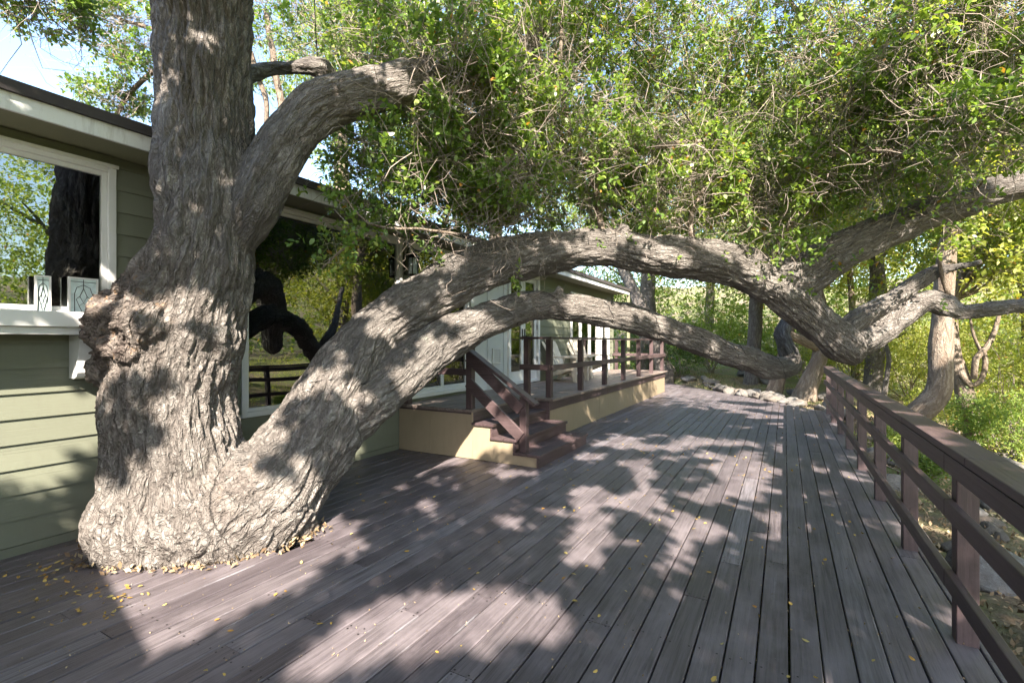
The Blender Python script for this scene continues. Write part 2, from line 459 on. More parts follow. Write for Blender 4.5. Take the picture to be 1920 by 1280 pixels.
# ------------------------------------------------------------------ lower deck: every board its own piece
deck = empty("deck", (0, 0, 0)); tag(deck, "dark brown stained plank deck running past the oak to the rocks", kind="structure")
PITCH, BW, BT = 0.1405, 0.1325, 0.036
def board_mesh(w, t, L, c=0.004):
    hw = w / 2
    prof = [(-hw, -t), (hw, -t), (hw, -c), (hw - c, 0), (-hw + c, 0), (-hw, -c)]
    return MB().prism(prof, 'y', 0, L).mesh("deck_board")
PLAT_X, PLAT_Y0, PLAT_Y1, PLAT_Z = -3.25, 5.40, 15.55, 0.65
def build_deck_boards(foot):
    """foot(x0, x1) gives the stretch of y that the oak takes up between two x, or None"""
    x = -4.83; ends = []
    while x < 1.02:
        spans = [(-2.5, deck_end(x))]
        if x < PLAT_X - 0.08:
            spans = [(-2.5, PLAT_Y0 - 0.012), (PLAT_Y1 + 0.012, deck_end(x))]
        f = foot(x - PITCH / 2, x + PITCH / 2)
        if f:
            s2 = []
            for p, q_ in spans:
                if f[0] > p and f[1] < q_: s2 += [(p, f[0] + 0.10), (f[1] - 0.10, q_)] if f[1] - f[0] > 0.25 else [(p, q_)]
                else: s2.append((p, q_))
            spans = s2
        for y0, y1 in spans:
            y = y0; first = True
            while y < y1 - 0.05:
                L = random.choice([2.44, 3.05, 3.66, 4.27, 4.88])
                if first: L *= random.uniform(0.35, 1.0); first = False
                L = min(L, y1 - y)
                if y1 - (y + L) < 0.5: L = y1 - y
                o = link("deck_board", board_mesh(BW + random.uniform(-0.0025, 0.002), BT, L - 0.004), M['deck'], deck)
                o.location = (x + random.uniform(-0.001, 0.001), y, random.uniform(-0.0025, 0.0025)); o.rotation_euler = (0, random.uniform(-0.008, 0.008), 0)
                ends += [(x, y + 0.02), (x, y + L - 0.025)]
                y += L
        x += PITCH
    # screw heads where boards cross the joists
    v = []; lp_ = []; 
    rows = np.arange(-4.83, 1.02, PITCH); jy = -2.18 + 1.2 * np.arange(13)
    pts = [(xx, yy) for xx in rows for yy in jy if 0.4 < yy < deck_end(xx) and (xx > PLAT_X or yy < PLAT_Y0)] + ends
    V_ = []
    for xx, yy in pts:
        for s in (-1, 1):
            cx_, cy_ = xx + s * 0.042 + random.uniform(-0.006, 0.006), yy + random.uniform(-0.01, 0.01)
            V_.append([(cx_ + 0.0055 * math.cos(t), cy_ + 0.0055 * math.sin(t), 0.0036) for t in np.arange(6) * math.pi / 3])
    V_ = np.array(V_); n_ = len(V_)
    o = link("screw_heads", np_mesh("screw_heads", V_.reshape(-1, 3), np.arange(n_ * 6), np.arange(n_) * 6, np.full(n_, 6)), M['black'], deck); tag(o, kind="stuff")
for k in range(13):                                  # joists below the gaps
    MB().box(-4.85, 1.0, -2.2 + k * 1.2, -2.16 + k * 1.2, -0.18, -0.042).build("joist", M['rail_x'], deck)
MB().box(0.985, 1.02, -2.5, 12.55, -0.20, -0.045).build("rim_board", M['rail_y'], deck)

# ------------------------------------------------------------------ house
house = empty("house", (WALL_X, 6.0, 0)); tag(house, "long low sage green clapboard house with white trimmed windows behind the oak", "house")
house_off = Vector((-WALL_X, -6.0, 0))
def hb(mb, name, mat, parent=None, bevel=0.0):
    """link a house piece given in world coordinates under the house"""
    o = mb.build(name, mat, parent or house, bevel)
    if parent is None:
        o.location = house_off
    return o
WTOP, WBOT, WY0, WY1 = 3.08, 0.07, -2.5, 15.5
# openings: y0, y1, z0, z1 (rough, casing included)
OPEN = [(-1.10, 1.97, 1.73, 3.00), (3.05, 5.47, 0.76, 3.04), (5.63, 7.20, 0.74, 3.04), (7.24, 10.06, 0.55, 3.04), (11.90, 15.12, 0.60, 2.86)]
def spans_at(z0, z1, y0=WY0, y1=WY1):
    s = [(y0, y1)]
    for a, b, c, d in OPEN:
        if d <= z0 + 0.005 or c >= z1 - 0.005: continue
        n = []
        for p, q_ in s:
            if b <= p or a >= q_: n.append((p, q_)); continue
            if a > p: n.append((p, a))
            if b < q_: n.append((b, q_))
        s = n
    return s
# sheathing as one wall part, cut into bands so that the openings stay open
wall = MB()
zs = sorted({0.0, WTOP} | {v for o_ in OPEN for v in o_[2:]})
for z0, z1 in zip(zs[:-1], zs[1:]):
    for a, b in spans_at(z0, z1):
        wall.box(WALL_X - 0.14, WALL_X - 0.004, a, b, z0, z1)
wall = hb(wall, "wall", M['siding'])
COURSE = 0.183
z = WBOT
while z < WTOP - 0.02:
    zt = min(z + COURSE, WTOP)
    cuts = sorted({z, zt} | {v for o_ in OPEN for v in o_[2:] if z + 0.01 < v < zt - 0.01})
    for z0, z1 in zip(cuts[:-1], cuts[1:]):
        for a, b in spans_at(z0, z1):
            y = a
            while y < b - 0.01:
                L = random.choice([3.66, 3.05, 3.4]); L = b - y if b - y < L + 0.7 else L
                f0 = (z0 - z) / COURSE; f1 = (z1 - z) / COURSE
                t0 = 0.024 - 0.016 * f0; t1 = 0.024 - 0.016 * f1
                prof = [(WALL_X, z0), (WALL_X + t0, z0), (WALL_X + t0, z0 + 0.004), (WALL_X + t1, z1 - 0.0005), (WALL_X, z1 - 0.0005)]
                MB().prism(prof, 'y', y + 0.001, y + L - 0.001).build("siding_board", M['siding'], wall)
                y += L
    z += COURSE
hb(MB().box(WALL_X - 0.02, WALL_X + 0.035, WY0, 5.38, -0.25, WBOT - 0.004), "base_trim", M['siding'])
hb(MB().box(WALL_X + 0.001, WALL_X + 0.04, 15.40, 15.52, 0.6, WTOP - 0.002), "corner_board", M['siding'])
hb(MB().box(WALL_X - 5, WALL_X - 0.141, 15.36, 15.5, 0, WTOP), "end_wall", M['siding'])
# eaves
EAVE_X = -4.42
hb(MB().box(WALL_X - 0.02, EAVE_X - 0.026, WY0, 15.75, WTOP + 0.002, WTOP + 0.02), "soffit", M['soffit'])
hb(MB().box(EAVE_X - 0.025, EAVE_X, WY0, 15.78, WTOP - 0.02, WTOP + 0.125), "fascia", M['fascia'])
roof = MB()
rp = [(EAVE_X + 0.03, WTOP + 0.128), (EAVE_X + 0.03, WTOP + 0.175), (-9.5, WTOP + 1.05), (-14.5, WTOP + 0.2), (-14.5, WTOP + 0.14), (-9.5, WTOP + 0.98)]
roof.prism(rp, 'y', WY0, 15.85)
roof = hb(roof, "roof", M['roof'])
hb(MB().box(EAVE_X + 0.004, EAVE_X + 0.034, WY0 + 0.01, 15.84, WTOP + 0.095, WTOP + 0.1265), "drip_edge", M['roof'])
# the wing behind the viewer, whose eave throws the straight edged shadow across the near deck
wing = hb(MB().prism([(-14.5, -9.0), (-0.28, -9.0), (-0.28, -2.19), (-2.44, -1.68), (-4.2, -1.5), (-4.2, -2.45), (-14.5, -2.45)], 'z', 3.10, 3.28), "wing_roof", M['roof'])
hb(MB().box(-14.5, -0.8, -9.0, -2.52, -0.3, 3.098), "wing_wall", M['siding'])
# rooms
room = MB()
room.box(-9.6, -9.5, -2.4, 15.3, -0.1, 3.07)
room = hb(room, "room_back_wall", M['interior'])
hb(MB().box(-9.5, WALL_X - 0.15, -2.4, 15.3, 0.50, 0.56), "room_floor", M['intfloor'])
hb(MB().box(-9.5, WALL_X - 0.15, -2.4, 15.3, 3.02, 3.075), "room_ceiling", M['interior'])
hb(MB().box(-9.5, WALL_X - 0.15, 2.35, 2.47, 0.56, 3.02), "partition_wall", M['interior'])
hb(MB().box(-9.5, WALL_X - 0.15, 7.30, 7.42, 0.56, 3.02), "partition_wall", M['interior'])
hb(MB().box(-9.5, -9.3, -2.5, -2.4, -0.1, 3.07), "partition_wall", M['interior'])

def frame_ring(mb, x0, x1, y0, y1, z0, z1, w, wb=None, wt=None):
    wb = wb or w; wt = wt or w
    mb.box(x0, x1, y0, y0 + w, z0, z1); mb.box(x0, x1, y1 - w, y1, z0, z1)
    mb.box(x0, x1, y0 + w + 0.0005, y1 - w - 0.0005, z0, z0 + wb); mb.box(x0, x1, y0 + w + 0.0005, y1 - w - 0.0005, z1 - wt, z1)

def window(y0, y1, z0, z1, mullions=(), label=None):
    mb = MB(); frame_ring(mb, WALL_X - 0.03, WALL_X + 0.034, y0, y1, z0, z1, 0.055)
    w = hb(mb, "window", M['white'], bevel=0.004)
    if label: w["label"] = label
    mb = MB(); frame_ring(mb, WALL_X - 0.04, WALL_X + 0.008, y0 + 0.056, y1 - 0.056, z0 + 0.056, z1 - 0.056, 0.035)
    for my in mullions: mb.box(WALL_X - 0.035, WALL_X + 0.010, my - 0.04, my + 0.04, z0 + 0.092, z1 - 0.092)
    mb.build("sash", M['white'], w, 0.003)
    ys = [y0 + 0.085] + [v for my in mullions for v in (my, my)] + [y1 - 0.085]
    for a, b in zip(ys[0::2], ys[1::2]):
        MB().box(WALL_X - 0.020, WALL_X - 0.014, a, b, z0 + 0.085, z1 - 0.085).build("pane", M['glass'], w)
    MB().box(WALL_X + 0.0345, WALL_X + 0.052, y0 - 0.01, y1 + 0.01, z1 - 0.02, z1 + 0.008).build("head_flashing", M['white'], w)
    return w
w1 = window(-1.10, 1.97, 1.73, 3.00)
MB().box(WALL_X + 0.039, WALL_X + 0.36, -1.3, 2.02, 1.655, 1.765).build("sill", M['white'], w1, 0.006)
MB().box(WALL_X + 0.026, WALL_X + 0.32, -1.3, 2.0, 1.60, 1.654).build("sill_apron", M['white'], w1, 0.004)
cp = [(0.0, 1.598), (0.20, 1.598), (0.19, 1.55), (0.17, 1.46), (0.145, 1.40), (0.15, 1.36), (0.145, 1.31), (0.12, 1.275), (0.08, 1.26), (0.0, 1.262)]
MB().prism([(WALL_X + 0.025 + a, b) for a, b in cp], 'y', 1.66, 1.77).build("corbel", M['white'], w1, 0.004)
w2 = window(3.05, 5.47, 0.76, 3.04)
w3 = window(5.63, 7.20, 0.74, 3.04, (6.45,))
MB().box(WALL_X + 0.039, WALL_X + 0.085, 5.60, 7.22, 0.70, 0.755).build("sill", M['white'], w3, 0.004)
# foundation vents below the big window
v = MB(); frame_ring(v, WALL_X + 0.02, WALL_X + 0.042, 3.35, 3.85, 0.28, 0.50, 0.02)
v = hb(v, "crawl_vent", M['siding'])
for k in range(4):
    MB().box(WALL_X + 0.02, WALL_X + 0.034, 3.45 + k * 0.1, 3.462 + k * 0.1, 0.30, 0.48).build("vent_bar", M['siding'], v)
# white panelled bay with vent and glazed double door
mb = MB(); mb.box(WALL_X - 0.06, WALL_X + 0.02, 7.24, 8.58, 0.55, 3.04)
bay = hb(mb, "white_panel", M['panel'])
for a in (7.24, 7.80, 8.40): MB().box(WALL_X + 0.0205, WALL_X + 0.036, a, a + 0.055, 0.66, 3.03).build("batten", M['panel'], bay)
MB().box(WALL_X + 0.0205, WALL_X + 0.037, 7.30, 8.58, 2.86, 3.035).build("head_board", M['panel'], bay)
vt = MB(); frame_ring(vt, WALL_X + 0.0205, WALL_X + 0.045, 7.98, 8.28, 1.12, 1.42, 0.022)
vt = vt.build("wall_vent", M['white'], bay)
for k in range(7):
    MB().box(WALL_X + 0.021, WALL_X + 0.038, 8.003, 8.257, 1.15 + k * 0.036, 1.168 + k * 0.036).build("louvre", M['white'], vt)
def glazed_door(y0, y1, z0, z1, panels, casing=0.09, stile=0.10, blind=False, name="door"):
    mb = MB(); frame_ring(mb, WALL_X - 0.08, WALL_X + 0.04, y0, y1, z0, z1, casing, 0.06)
    d = hb(mb, name, M['white'], bevel=0.004)
    n = panels; w = (y1 - y0 - 2 * casing) / n
    for k in range(n):
        a = y0 + casing + k * w; b = a + w
        mb = MB(); frame_ring(mb, WALL_X - 0.06, WALL_X - 0.012, a + 0.003, b - 0.003, z0 + 0.062, z1 - casing - 0.002, stile, 0.2, stile)
        lf = mb.build("door_leaf", M['white'], d, 0.004)
        MB().box(WALL_X - 0.040, WALL_X - 0.034, a + stile - 0.01, b - stile + 0.01, z0 + 0.25, z1 - casing - stile).build("pane", M['glass'], d)
        if blind:
            mb = MB()
            zz = z0 + 0.26
            while zz < z1 - casing - stile - 0.02:
                mb.box(WALL_X - 0.075, WALL_X - 0.062, a + stile + 0.004, b - stile - 0.004, zz, zz + 0.022); zz += 0.027
            mb.build("blind", M['blind'], d)
        if blind:
            for hz in (z0 + 0.45, z0 + 1.15, z1 - 0.4):
                MB().box(WALL_X + 0.002, WALL_X + 0.012, (a if k == 0 else b) - 0.012, (a if k == 0 else b) + 0.012, hz, hz + 0.11).build("hinge", M['black'], d)
    if blind:
        m_ = (y0 + y1) / 2
        for s in (-1, 1):
            MB().box(WALL_X - 0.0115, WALL_X - 0.002, m_ + s * 0.05 - 0.02, m_ + s * 0.05 + 0.02, 1.58, 1.82).tube([(WALL_X - 0.005, m_ + s * 0.05, 1.66), (WALL_X + 0.05, m_ + s * 0.05, 1.66), (WALL_X + 0.05, m_ + s * 0.13, 1.66)], 0.010, 6).build("handle", M['black'], d)
    return d
glazed_door(8.60, 10.05, 0.66, 3.03, 2, blind=True)
glazed_door(11.91, 14.25, 0.66, 2.85, 3, name="sliding_door", stile=0.075)
glazed_door(14.35, 15.11, 0.66, 2.85, 1, name="side_light", stile=0.06)
MB().box(WALL_X - 0.14, WALL_X - 0.005, 14.251, 14.349, 0.66, 2.85).build("door_post", M['siding'], wall)
hb(MB().box(-4.5, -4.42, 15.786, 15.86, 0.7, 3.06), "downspout", M['soffit'])
# things standing inside the left window
def leaded_panel(loc, w, h, label, rz=0.0):
    t = empty("leaded_glass_panel", loc, rz); tag(t, label, "glass panel")
    mb = MB(); frame_ring(mb, -0.012, 0.012, -w / 2, w / 2, 0, h, 0.012); mb.build("frame", M['white'], t)
    MB().box(-0.003, 0.003, -w / 2 + 0.011, w / 2 - 0.011, 0.011, h - 0.011).build("pane", M['frosted'], t)
    mb = MB()
    def came(pts): mb.tube([(0.006, a * w / 2, b * h) for a, b in pts], 0.0022, 5)
    came([(-0.6, 0.06), (-0.6, 0.55), (-0.45, 0.72), (0, 0.80), (0.45, 0.72), (0.6, 0.55), (0.6, 0.06)])
    came([(0, 0.95), (0, 0.70), (0.25, 0.48), (0, 0.3), (-0.25, 0.48), (0, 0.70)])
    came([(-0.25, 0.48), (-0.5, 0.4), (-0.3, 0.22), (0, 0.3), (0.3, 0.22), (0.5, 0.4), (0.25, 0.48)])
    came([(-0.3, 0.22), (-0.1, 0.06)]); came([(0.3, 0.22), (0.1, 0.06)]); came([(-0.9, 0.88), (0.9, 0.88)])
    mb.build("came", M['black'], t)
    return t
leaded_panel((WALL_X + 0.048, 1.742, 1.767), 0.19, 0.285, "pale leaded glass panel beside the burl on the left window sill", 0.04)
leaded_panel((WALL_X + 0.048, 1.50, 1.767), 0.09, 0.275, "narrow leaded glass panel farther from the oak on the left window sill", -0.06)
hb(MB().box(WALL_X - 0.42, WALL_X - 0.045, -1.0, 1.9, 1.72, 1.795), "inner_sill", M['white'])
# dark furniture in the room behind the big window
def armchair(loc, rz, label):
    t = empty("armchair", loc, rz); tag(t, label, "armchair")
    MB().box(-0.35, 0.35, -0.35, 0.35, 0.12, 0.42).build("seat", M['intfloor'], t, 0.05)
    MB().box(-0.42, -0.26, -0.36, 0.36, 0.3, 0.95).build("backrest", M['intfloor'], t, 0.05)
    for s in (-1, 1):
        MB().box(-0.36, 0.34, s * 0.43 - 0.07, s * 0.43 + 0.07, 0.1, 0.62).build("arm", M['intfloor'], t, 0.04)
        for u in (-1, 1): MB().box(u * 0.28 - 0.03, u * 0.28 + 0.03, s * 0.3 - 0.03, s * 0.3 + 0.03, 0, 0.12).build("leg", M['black'], t)
armchair((-6.2, 4.9, 0.56), 0.4, "dark armchair inside the room behind the big window")

# ------------------------------------------------------------------ wall lantern
lt = empty("wall_lantern", (WALL_X + 0.03, 5.545, 2.50)); tag(lt, "black metal wall lantern hung beside the big window", "lantern")
MB().box(0, 0.015, -0.045, 0.045, 0.02, 0.36).build("back_plate", M['black'], lt, 0.004)
MB().tube([(0.01, 0, 0.30), (0.04, 0, 0.40), (0.10, 0, 0.44), (0.14, 0, 0.40), (0.14, 0, 0.35)], 0.008, 6).build("arm", M['black'], lt)
cap = MB()
for r0, r1, z0, z1 in ((0.095, 0.06, 0.26, 0.31), (0.05, 0.03, 0.31, 0.345), (0.018, 0.008, 0.345, 0.37)):
    cap.tube([(0.14, 0, z0), (0.14, 0, z1)], [r0, r1], 10)
cap.build("cap", M['black'], lt)
MB().tube([(0.14, 0, 0.0), (0.14, 0, 0.025)], [0.075, 0.09], 10).build("base", M['black'], lt)
MB().tube([(0.14, 0, 0.027), (0.14, 0, 0.258)], 0.066, 10).build("glass", M['frosted'], lt)
for k in range(6):
    a = k * math.pi / 3
    MB().tube([(0.14 + 0.074 * math.cos(a), 0.074 * math.sin(a), 0.02), (0.14 + 0.074 * math.cos(a), 0.074 * math.sin(a), 0.262)], 0.006, 5).build("bar", M['black'], lt)

# ------------------------------------------------------------------ raised platform with stairs
plat = empty("raised_deck", (PLAT_X, PLAT_Y0, 0)); tag(plat, "raised wooden terrace with cream skirting along the house", "terrace")
poff = Vector((-PLAT_X, -PLAT_Y0, 0))
def pb(mb, name, mat, parent=None, bevel=0.0):
    o = mb.build(name, mat, parent or plat, bevel)
    if parent is None: o.location = poff
    return o
x = WALL_X + 0.115; k = 0
while x < PLAT_X + 0.05:
    y0 = PLAT_Y0 - 0.02
    if x > -3.60: y0 = 7.02
    y = y0; first = True
    while y < PLAT_Y1:
        L = random.choice([2.44, 3.05, 3.66]);
        if first: L *= random.uniform(0.5, 1); first = False
        L = min(L, PLAT_Y1 + 0.02 - y)
        if PLAT_Y1 - (y + L) < 0.4: L = PLAT_Y1 + 0.02 - y
        o = link("deck_board", board_mesh(BW, BT, L - 0.004), M['platform'], plat)
        o.location = Vector((x, y, PLAT_Z + random.uniform(-0.0015, 0.0015))) + poff
        y += L
    x += PITCH
# skirts: dark rim boards over cream panels
for a, b in ((7.04, 9.9), (9.903, 12.75), (12.753, PLAT_Y1)):
    pb(MB().box(PLAT_X - 0.02, PLAT_X + 0.018, a, b - 0.002, PLAT_Z - 0.185, PLAT_Z - 0.038), "rim_board", M['rail_y'])
for a, b in ((7.06, 9.45), (9.452, 11.89), (11.892, 14.33), (14.332, PLAT_Y1 - 0.01)):
    pb(MB().box(PLAT_X - 0.02, PLAT_X - 0.002, a, b - 0.003, 0.003, PLAT_Z - 0.187), "skirt_panel", M['cream'])
pb(MB().box(WALL_X + 0.04, PLAT_X - 0.021, PLAT_Y1 - 0.03, PLAT_Y1 - 0.01, 0.003, PLAT_Z - 0.04), "skirt_panel", M['cream'])
for a, b in ((WALL_X + 0.03, -4.30), (-4.297, -3.60)):
    pb(MB().box(a, b, PLAT_Y0, PLAT_Y0 + 0.018, 0.003, PLAT_Z - 0.039), "skirt_panel", M['cream'])
pb(MB().box(WALL_X + 0.03, -3.62, PLAT_Y0 - 0.006, PLAT_Y0 - 0.001, PLAT_Z - 0.062, PLAT_Z - 0.038), "edge_trim", M['rail_x'])
for k in range(3):
    pb(MB().box(-3.595, PLAT_X + 0.017, 7.0, 7.036, 0.10 + k * 0.172, 0.268 + k * 0.172), "return_board", M['rail_x'])

stairs = empty("stairs", (-3.0, 5.4, 0)); tag(stairs, "dark wooden steps with cream side leading up to the raised terrace", "stairs")
so = Vector((3.0, -5.4, 0))
def sb(mb, name, mat, bevel=0.0, parent=None):
    o = mb.build(name, mat, parent or stairs, bevel)
    if parent is None: o.location = so
    return o
R = PLAT_Z / 4
noses = [-3.265, -2.93, -2.60]
xb = [-3.60, -3.265 - 0.03, -2.93 - 0.03]
for k in range(3):
    zt = PLAT_Z - R * (k + 1)
    x0 = -3.60 if k == 0 else noses[k - 1] - 0.05
    ymax = 6.99 if k < 1 else 7.03
    wdt = (noses[k] + 0.0 - x0)
    sb(MB().box(x0, x0 + wdt * 0.49, PLAT_Y0 - 0.03, ymax, zt - 0.036, zt), "tread", M['rail_y'], 0.004)
    sb(MB().box(x0 + wdt * 0.51, noses[k], PLAT_Y0 - 0.03, ymax, zt - 0.036, zt - 0.001), "tread", M['rail_y'], 0.004)
    sb(MB().box(noses[k] - 0.055, noses[k] - 0.03, PLAT_Y0 - 0.012, ymax, zt - R + 0.001, zt - 0.038), "riser", M['rail_y'])
sb(MB().box(-3.63, -3.602, PLAT_Y0 + 0.02, 6.99, PLAT_Z - R + 0.001, PLAT_Z - 0.038), "riser", M['rail_y'])
def side_panel(x0, x1, zt): return MB().box(x0, x1, PLAT_Y0 + 0.001, PLAT_Y0 + 0.017, 0.003, zt)
sb(side_panel(-3.597, -3.325, PLAT_Z - R - 0.038), "side_panel", M['cream'])
sb(side_panel(-3.323, -2.99, PLAT_Z - 2 * R - 0.038), "side_panel", M['cream'])
sb(side_panel(-2.988, -2.658, PLAT_Z - 3 * R - 0.038), "side_panel", M['cream'])

# ------------------------------------------------------------------ railings
def rail_thing(name, label, loc):
    t = empty(name, loc); tag(t, label, "railing"); return t
def rb(t, mb, name, mat, bevel=0.004):
    o = mb.build(name, mat, t, bevel); o.location = -Vector(t.location); return o
# long railing on the creek side
rt = rail_thing("deck_railing", "long dark brown railing along the creek side of the deck", (0.84, 6, 0))
RX = 0.77
for k in range(-3, 8):
    yy = 3.36 + 1.305 * k
    rb(rt, MB().box(RX, RX + 0.09, yy - 0.045, yy + 0.045, -0.30, 0.970), "post", M['rail_z'], 0.005)
def rail_run(t, x0, x1, z0, z1, cuts, mat, name="rail", jit=0.003):
    for a, b in zip(cuts[:-1], cuts[1:]):
        j = random.uniform(-jit, jit)
        rb(t, MB().box(x0, x1, a + 0.0015, b - 0.0015, z0 + j, z1 + j), name, mat, 0.005)
yend = 3.36 + 1.305 * 7 + 0.08
rail_run(rt, RX - 0.045, RX + 0.115, 0.972, 1.012, [-1.6, 3.0, 4.40, 9.2, yend + 0.06], M['rail_y'], "cap_rail", 0.002)
rail_run(rt, RX - 0.040, RX - 0.002, 0.872, 0.966, [-1.6, 3.36, 7.275, yend], M['rail_y'], "under_rail", 0)
rail_run(rt, RX - 0.040, RX - 0.002, 0.635, 0.727, [-1.6, 3.36, 7.275, yend], M['rail_y'], "rail")
rail_run(rt, RX - 0.040, RX - 0.002, 0.265, 0.355, [-1.6, 3.36, 7.275, yend], M['rail_y'], "rail")

# railing on the raised terrace, front run and short return by the stairs
pt = rail_thing("terrace_railing", "brown post and rail fence along the front of the raised terrace", (-3.3, 7.2, PLAT_Z))
for k in range(7):
    yy = 7.16 + 1.37 * k
    rb(pt, MB().box(-3.345, -3.255, yy - 0.045, yy + 0.045, PLAT_Z + 0.003, PLAT_Z + 0.935), "post", M['rail_z'])
rb(pt, MB().box(-3.745, -3.655, 7.115, 7.205, PLAT_Z + 0.003, PLAT_Z + 0.935), "post", M['rail_z'])
rail_run(pt, -3.375, -3.235, PLAT_Z + 0.937, PLAT_Z + 0.975, [7.235, 11.27, 15.5], M['rail_y'], "cap_rail", 0.001)
rb(pt, MB().box(-3.80, -3.236, 7.09, 7.233, PLAT_Z + 0.937, PLAT_Z + 0.975), "cap_rail", M['rail_x'])
rail_run(pt, -3.253, -3.215, PLAT_Z + 0.44, PLAT_Z + 0.53, [7.10, 11.27, 15.5], M['rail_y'], "rail", 0.001)
rb(pt, MB().box(-3.80, -3.254, 7.076, 7.113, PLAT_Z + 0.44, PLAT_Z + 0.53), "rail", M['rail_x'])
# end run of the terrace towards the house
et = rail_thing("end_railing", "brown railing across the far end of the raised terrace", (-4.0, 15.45, PLAT_Z))
for xx in (-4.75, -4.05):
    rb(et, MB().box(xx - 0.045, xx + 0.045, 15.40, 15.49, PLAT_Z + 0.003, PLAT_Z + 0.935), "post", M['rail_z'])
rb(et, MB().box(-4.85, -3.38, 15.38, 15.51, PLAT_Z + 0.937, PLAT_Z + 0.975), "cap_rail", M['rail_x'])
rb(et, MB().box(-4.85, -3.35, 15.36, 15.398, PLAT_Z + 0.44, PLAT_Z + 0.53), "rail", M['rail_x'])
# side run between the house and the stairs
st_ = rail_thing("side_railing", "brown railing between the house and the top of the stairs", (-4.2, 5.45, PLAT_Z))
rb(st_, MB().box(-4.80, -4.71, 5.41, 5.50, PLAT_Z + 0.003, PLAT_Z + 0.935), "post", M['rail_z'])
rb(st_, MB().box(-4.85, -3.72, 5.395, 5.53, PLAT_Z + 0.937, PLAT_Z + 0.975), "cap_rail", M['rail_x'])
rb(st_, MB().box(-4.85, -3.72, 5.50, 5.538, PLAT_Z + 0.44, PLAT_Z + 0.53), "rail", M['rail_x'])
# sloping handrail of the stairs
hr = rail_thing("stair_handrail", "sloping dark brown handrail beside the steps", (-3.2, 5.4, 0))
rb(hr, MB().box(-3.715, -3.625, 5.41, 5.50, PLAT_Z + 0.003, PLAT_Z + 0.82), "post", M['rail_z'])
rb(hr, MB().box(-2.905, -2.815, 5.41, 5.50, 0.166, 0.86), "post", M['rail_z'])
rb(hr, MB().bar((-3.78, 5.40, PLAT_Z + 0.87), (-2.66, 5.40, 0.775), 0.135, 0.04), "cap_rail", M['rail_x'])
rb(hr, MB().bar((-3.66, 5.389, PLAT_Z + 0.70), (-2.87, 5.389, 0.70), 0.038, 0.14), "rail", M['rail_x'])
rb(hr, MB().bar((-3.66, 5.389, PLAT_Z + 0.36), (-2.87, 5.389, 0.36), 0.038, 0.14), "rail", M['rail_x'])

# ------------------------------------------------------------------ two resin garden chairs on the terrace
def garden_chair(loc, rz, label):
    t = empty("garden_chair", loc, rz); tag(t, label, "chair", "garden chairs on the terrace")
    c = M['chair']
    for s in (-1, 1):
        MB().prism([(0.26, 0.0), (0.34, 0.0), (0.33, 0.53), (0.20, 0.53)], 'y', s * 0.29 - 0.025, s * 0.29 + 0.025).build("leg", c, t, 0.008)
        MB().prism([(0.30, 0.30), (0.30, 0.40), (-0.40, 0.16), (-0.46, 0.0), (-0.36, 0.0), (-0.30, 0.10)], 'y', s * 0.245 - 0.02, s * 0.245 + 0.02).build("side_rail", c, t, 0.006)
        am = MB(); am.prism([(0.40, s * 0.23), (0.40, s * 0.37), (0.30, s * 0.40), (-0.05, s * 0.37), (-0.34, s * 0.31), (-0.34, s * 0.26), (0.0, s * 0.255)], 'z', 0.532, 0.565)
        am.build("arm", c, t, 0.008)
        MB().bar((-0.30, s * 0.285, 0.53), (-0.40, s * 0.285, 0.04), 0.045, 0.06, (1, 0, 0)).build("leg", c, t, 0.006)
    for k in range(6):
        xx = 0.30 - k * 0.092
        zz = 0.405 - k * 0.030
        MB().bar((xx, -0.265, zz), (xx, 0.265, zz), 0.08, 0.02, (0.3, 0, 1)).build("seat_slat", c, t, 0.005)
    for k in range(5):
        a = (k - 2) / 2.0
        top = 1.0 - 0.10 * a * a
        b0 = Vector((-0.20, a * 0.18, 0.25)); b1 = Vector((-0.55, a * 0.27, top))
        mb = MB(); d = (b1 - b0); n = Vector((0.9, 0, 0.35)).normalized(); sd = Vector((0, 1, 0))
        pr = [(0, 0.040), (0.9, 0.055), (0.97, 0.045), (1.0, 0.02)]
        vs = []
        for tt, hw in pr:
            for s2, nn in ((-1, -0.01), (1, -0.01), (1, 0.01), (-1, 0.01)):
                vs.append(b0 + d * tt + sd * (s2 * hw) + n * nn)
        fs = [(0, 1, 2, 3), (12, 15, 14, 13)]
        for i in range(3):
            for j in range(4): fs.append((i * 4 + j, i * 4 + (j + 1) % 4, (i + 1) * 4 + (j + 1) % 4, (i + 1) * 4 + j))
        mb.add(vs, fs).build("back_slat", c, t, 0.004)
    MB().bar((-0.36, -0.30, 0.53), (-0.36, 0.30, 0.53), 0.03, 0.06).build("back_brace", c, t, 0.004)
    return t
garden_chair((-4.28, 10.35, PLAT_Z + 0.003), math.radians(-6), "beige slatted garden chair nearer the stairs on the terrace")
garden_chair((-4.30, 11.75, PLAT_Z + 0.003), math.radians(-22), "beige slatted garden chair farther from the stairs by the sliding door")

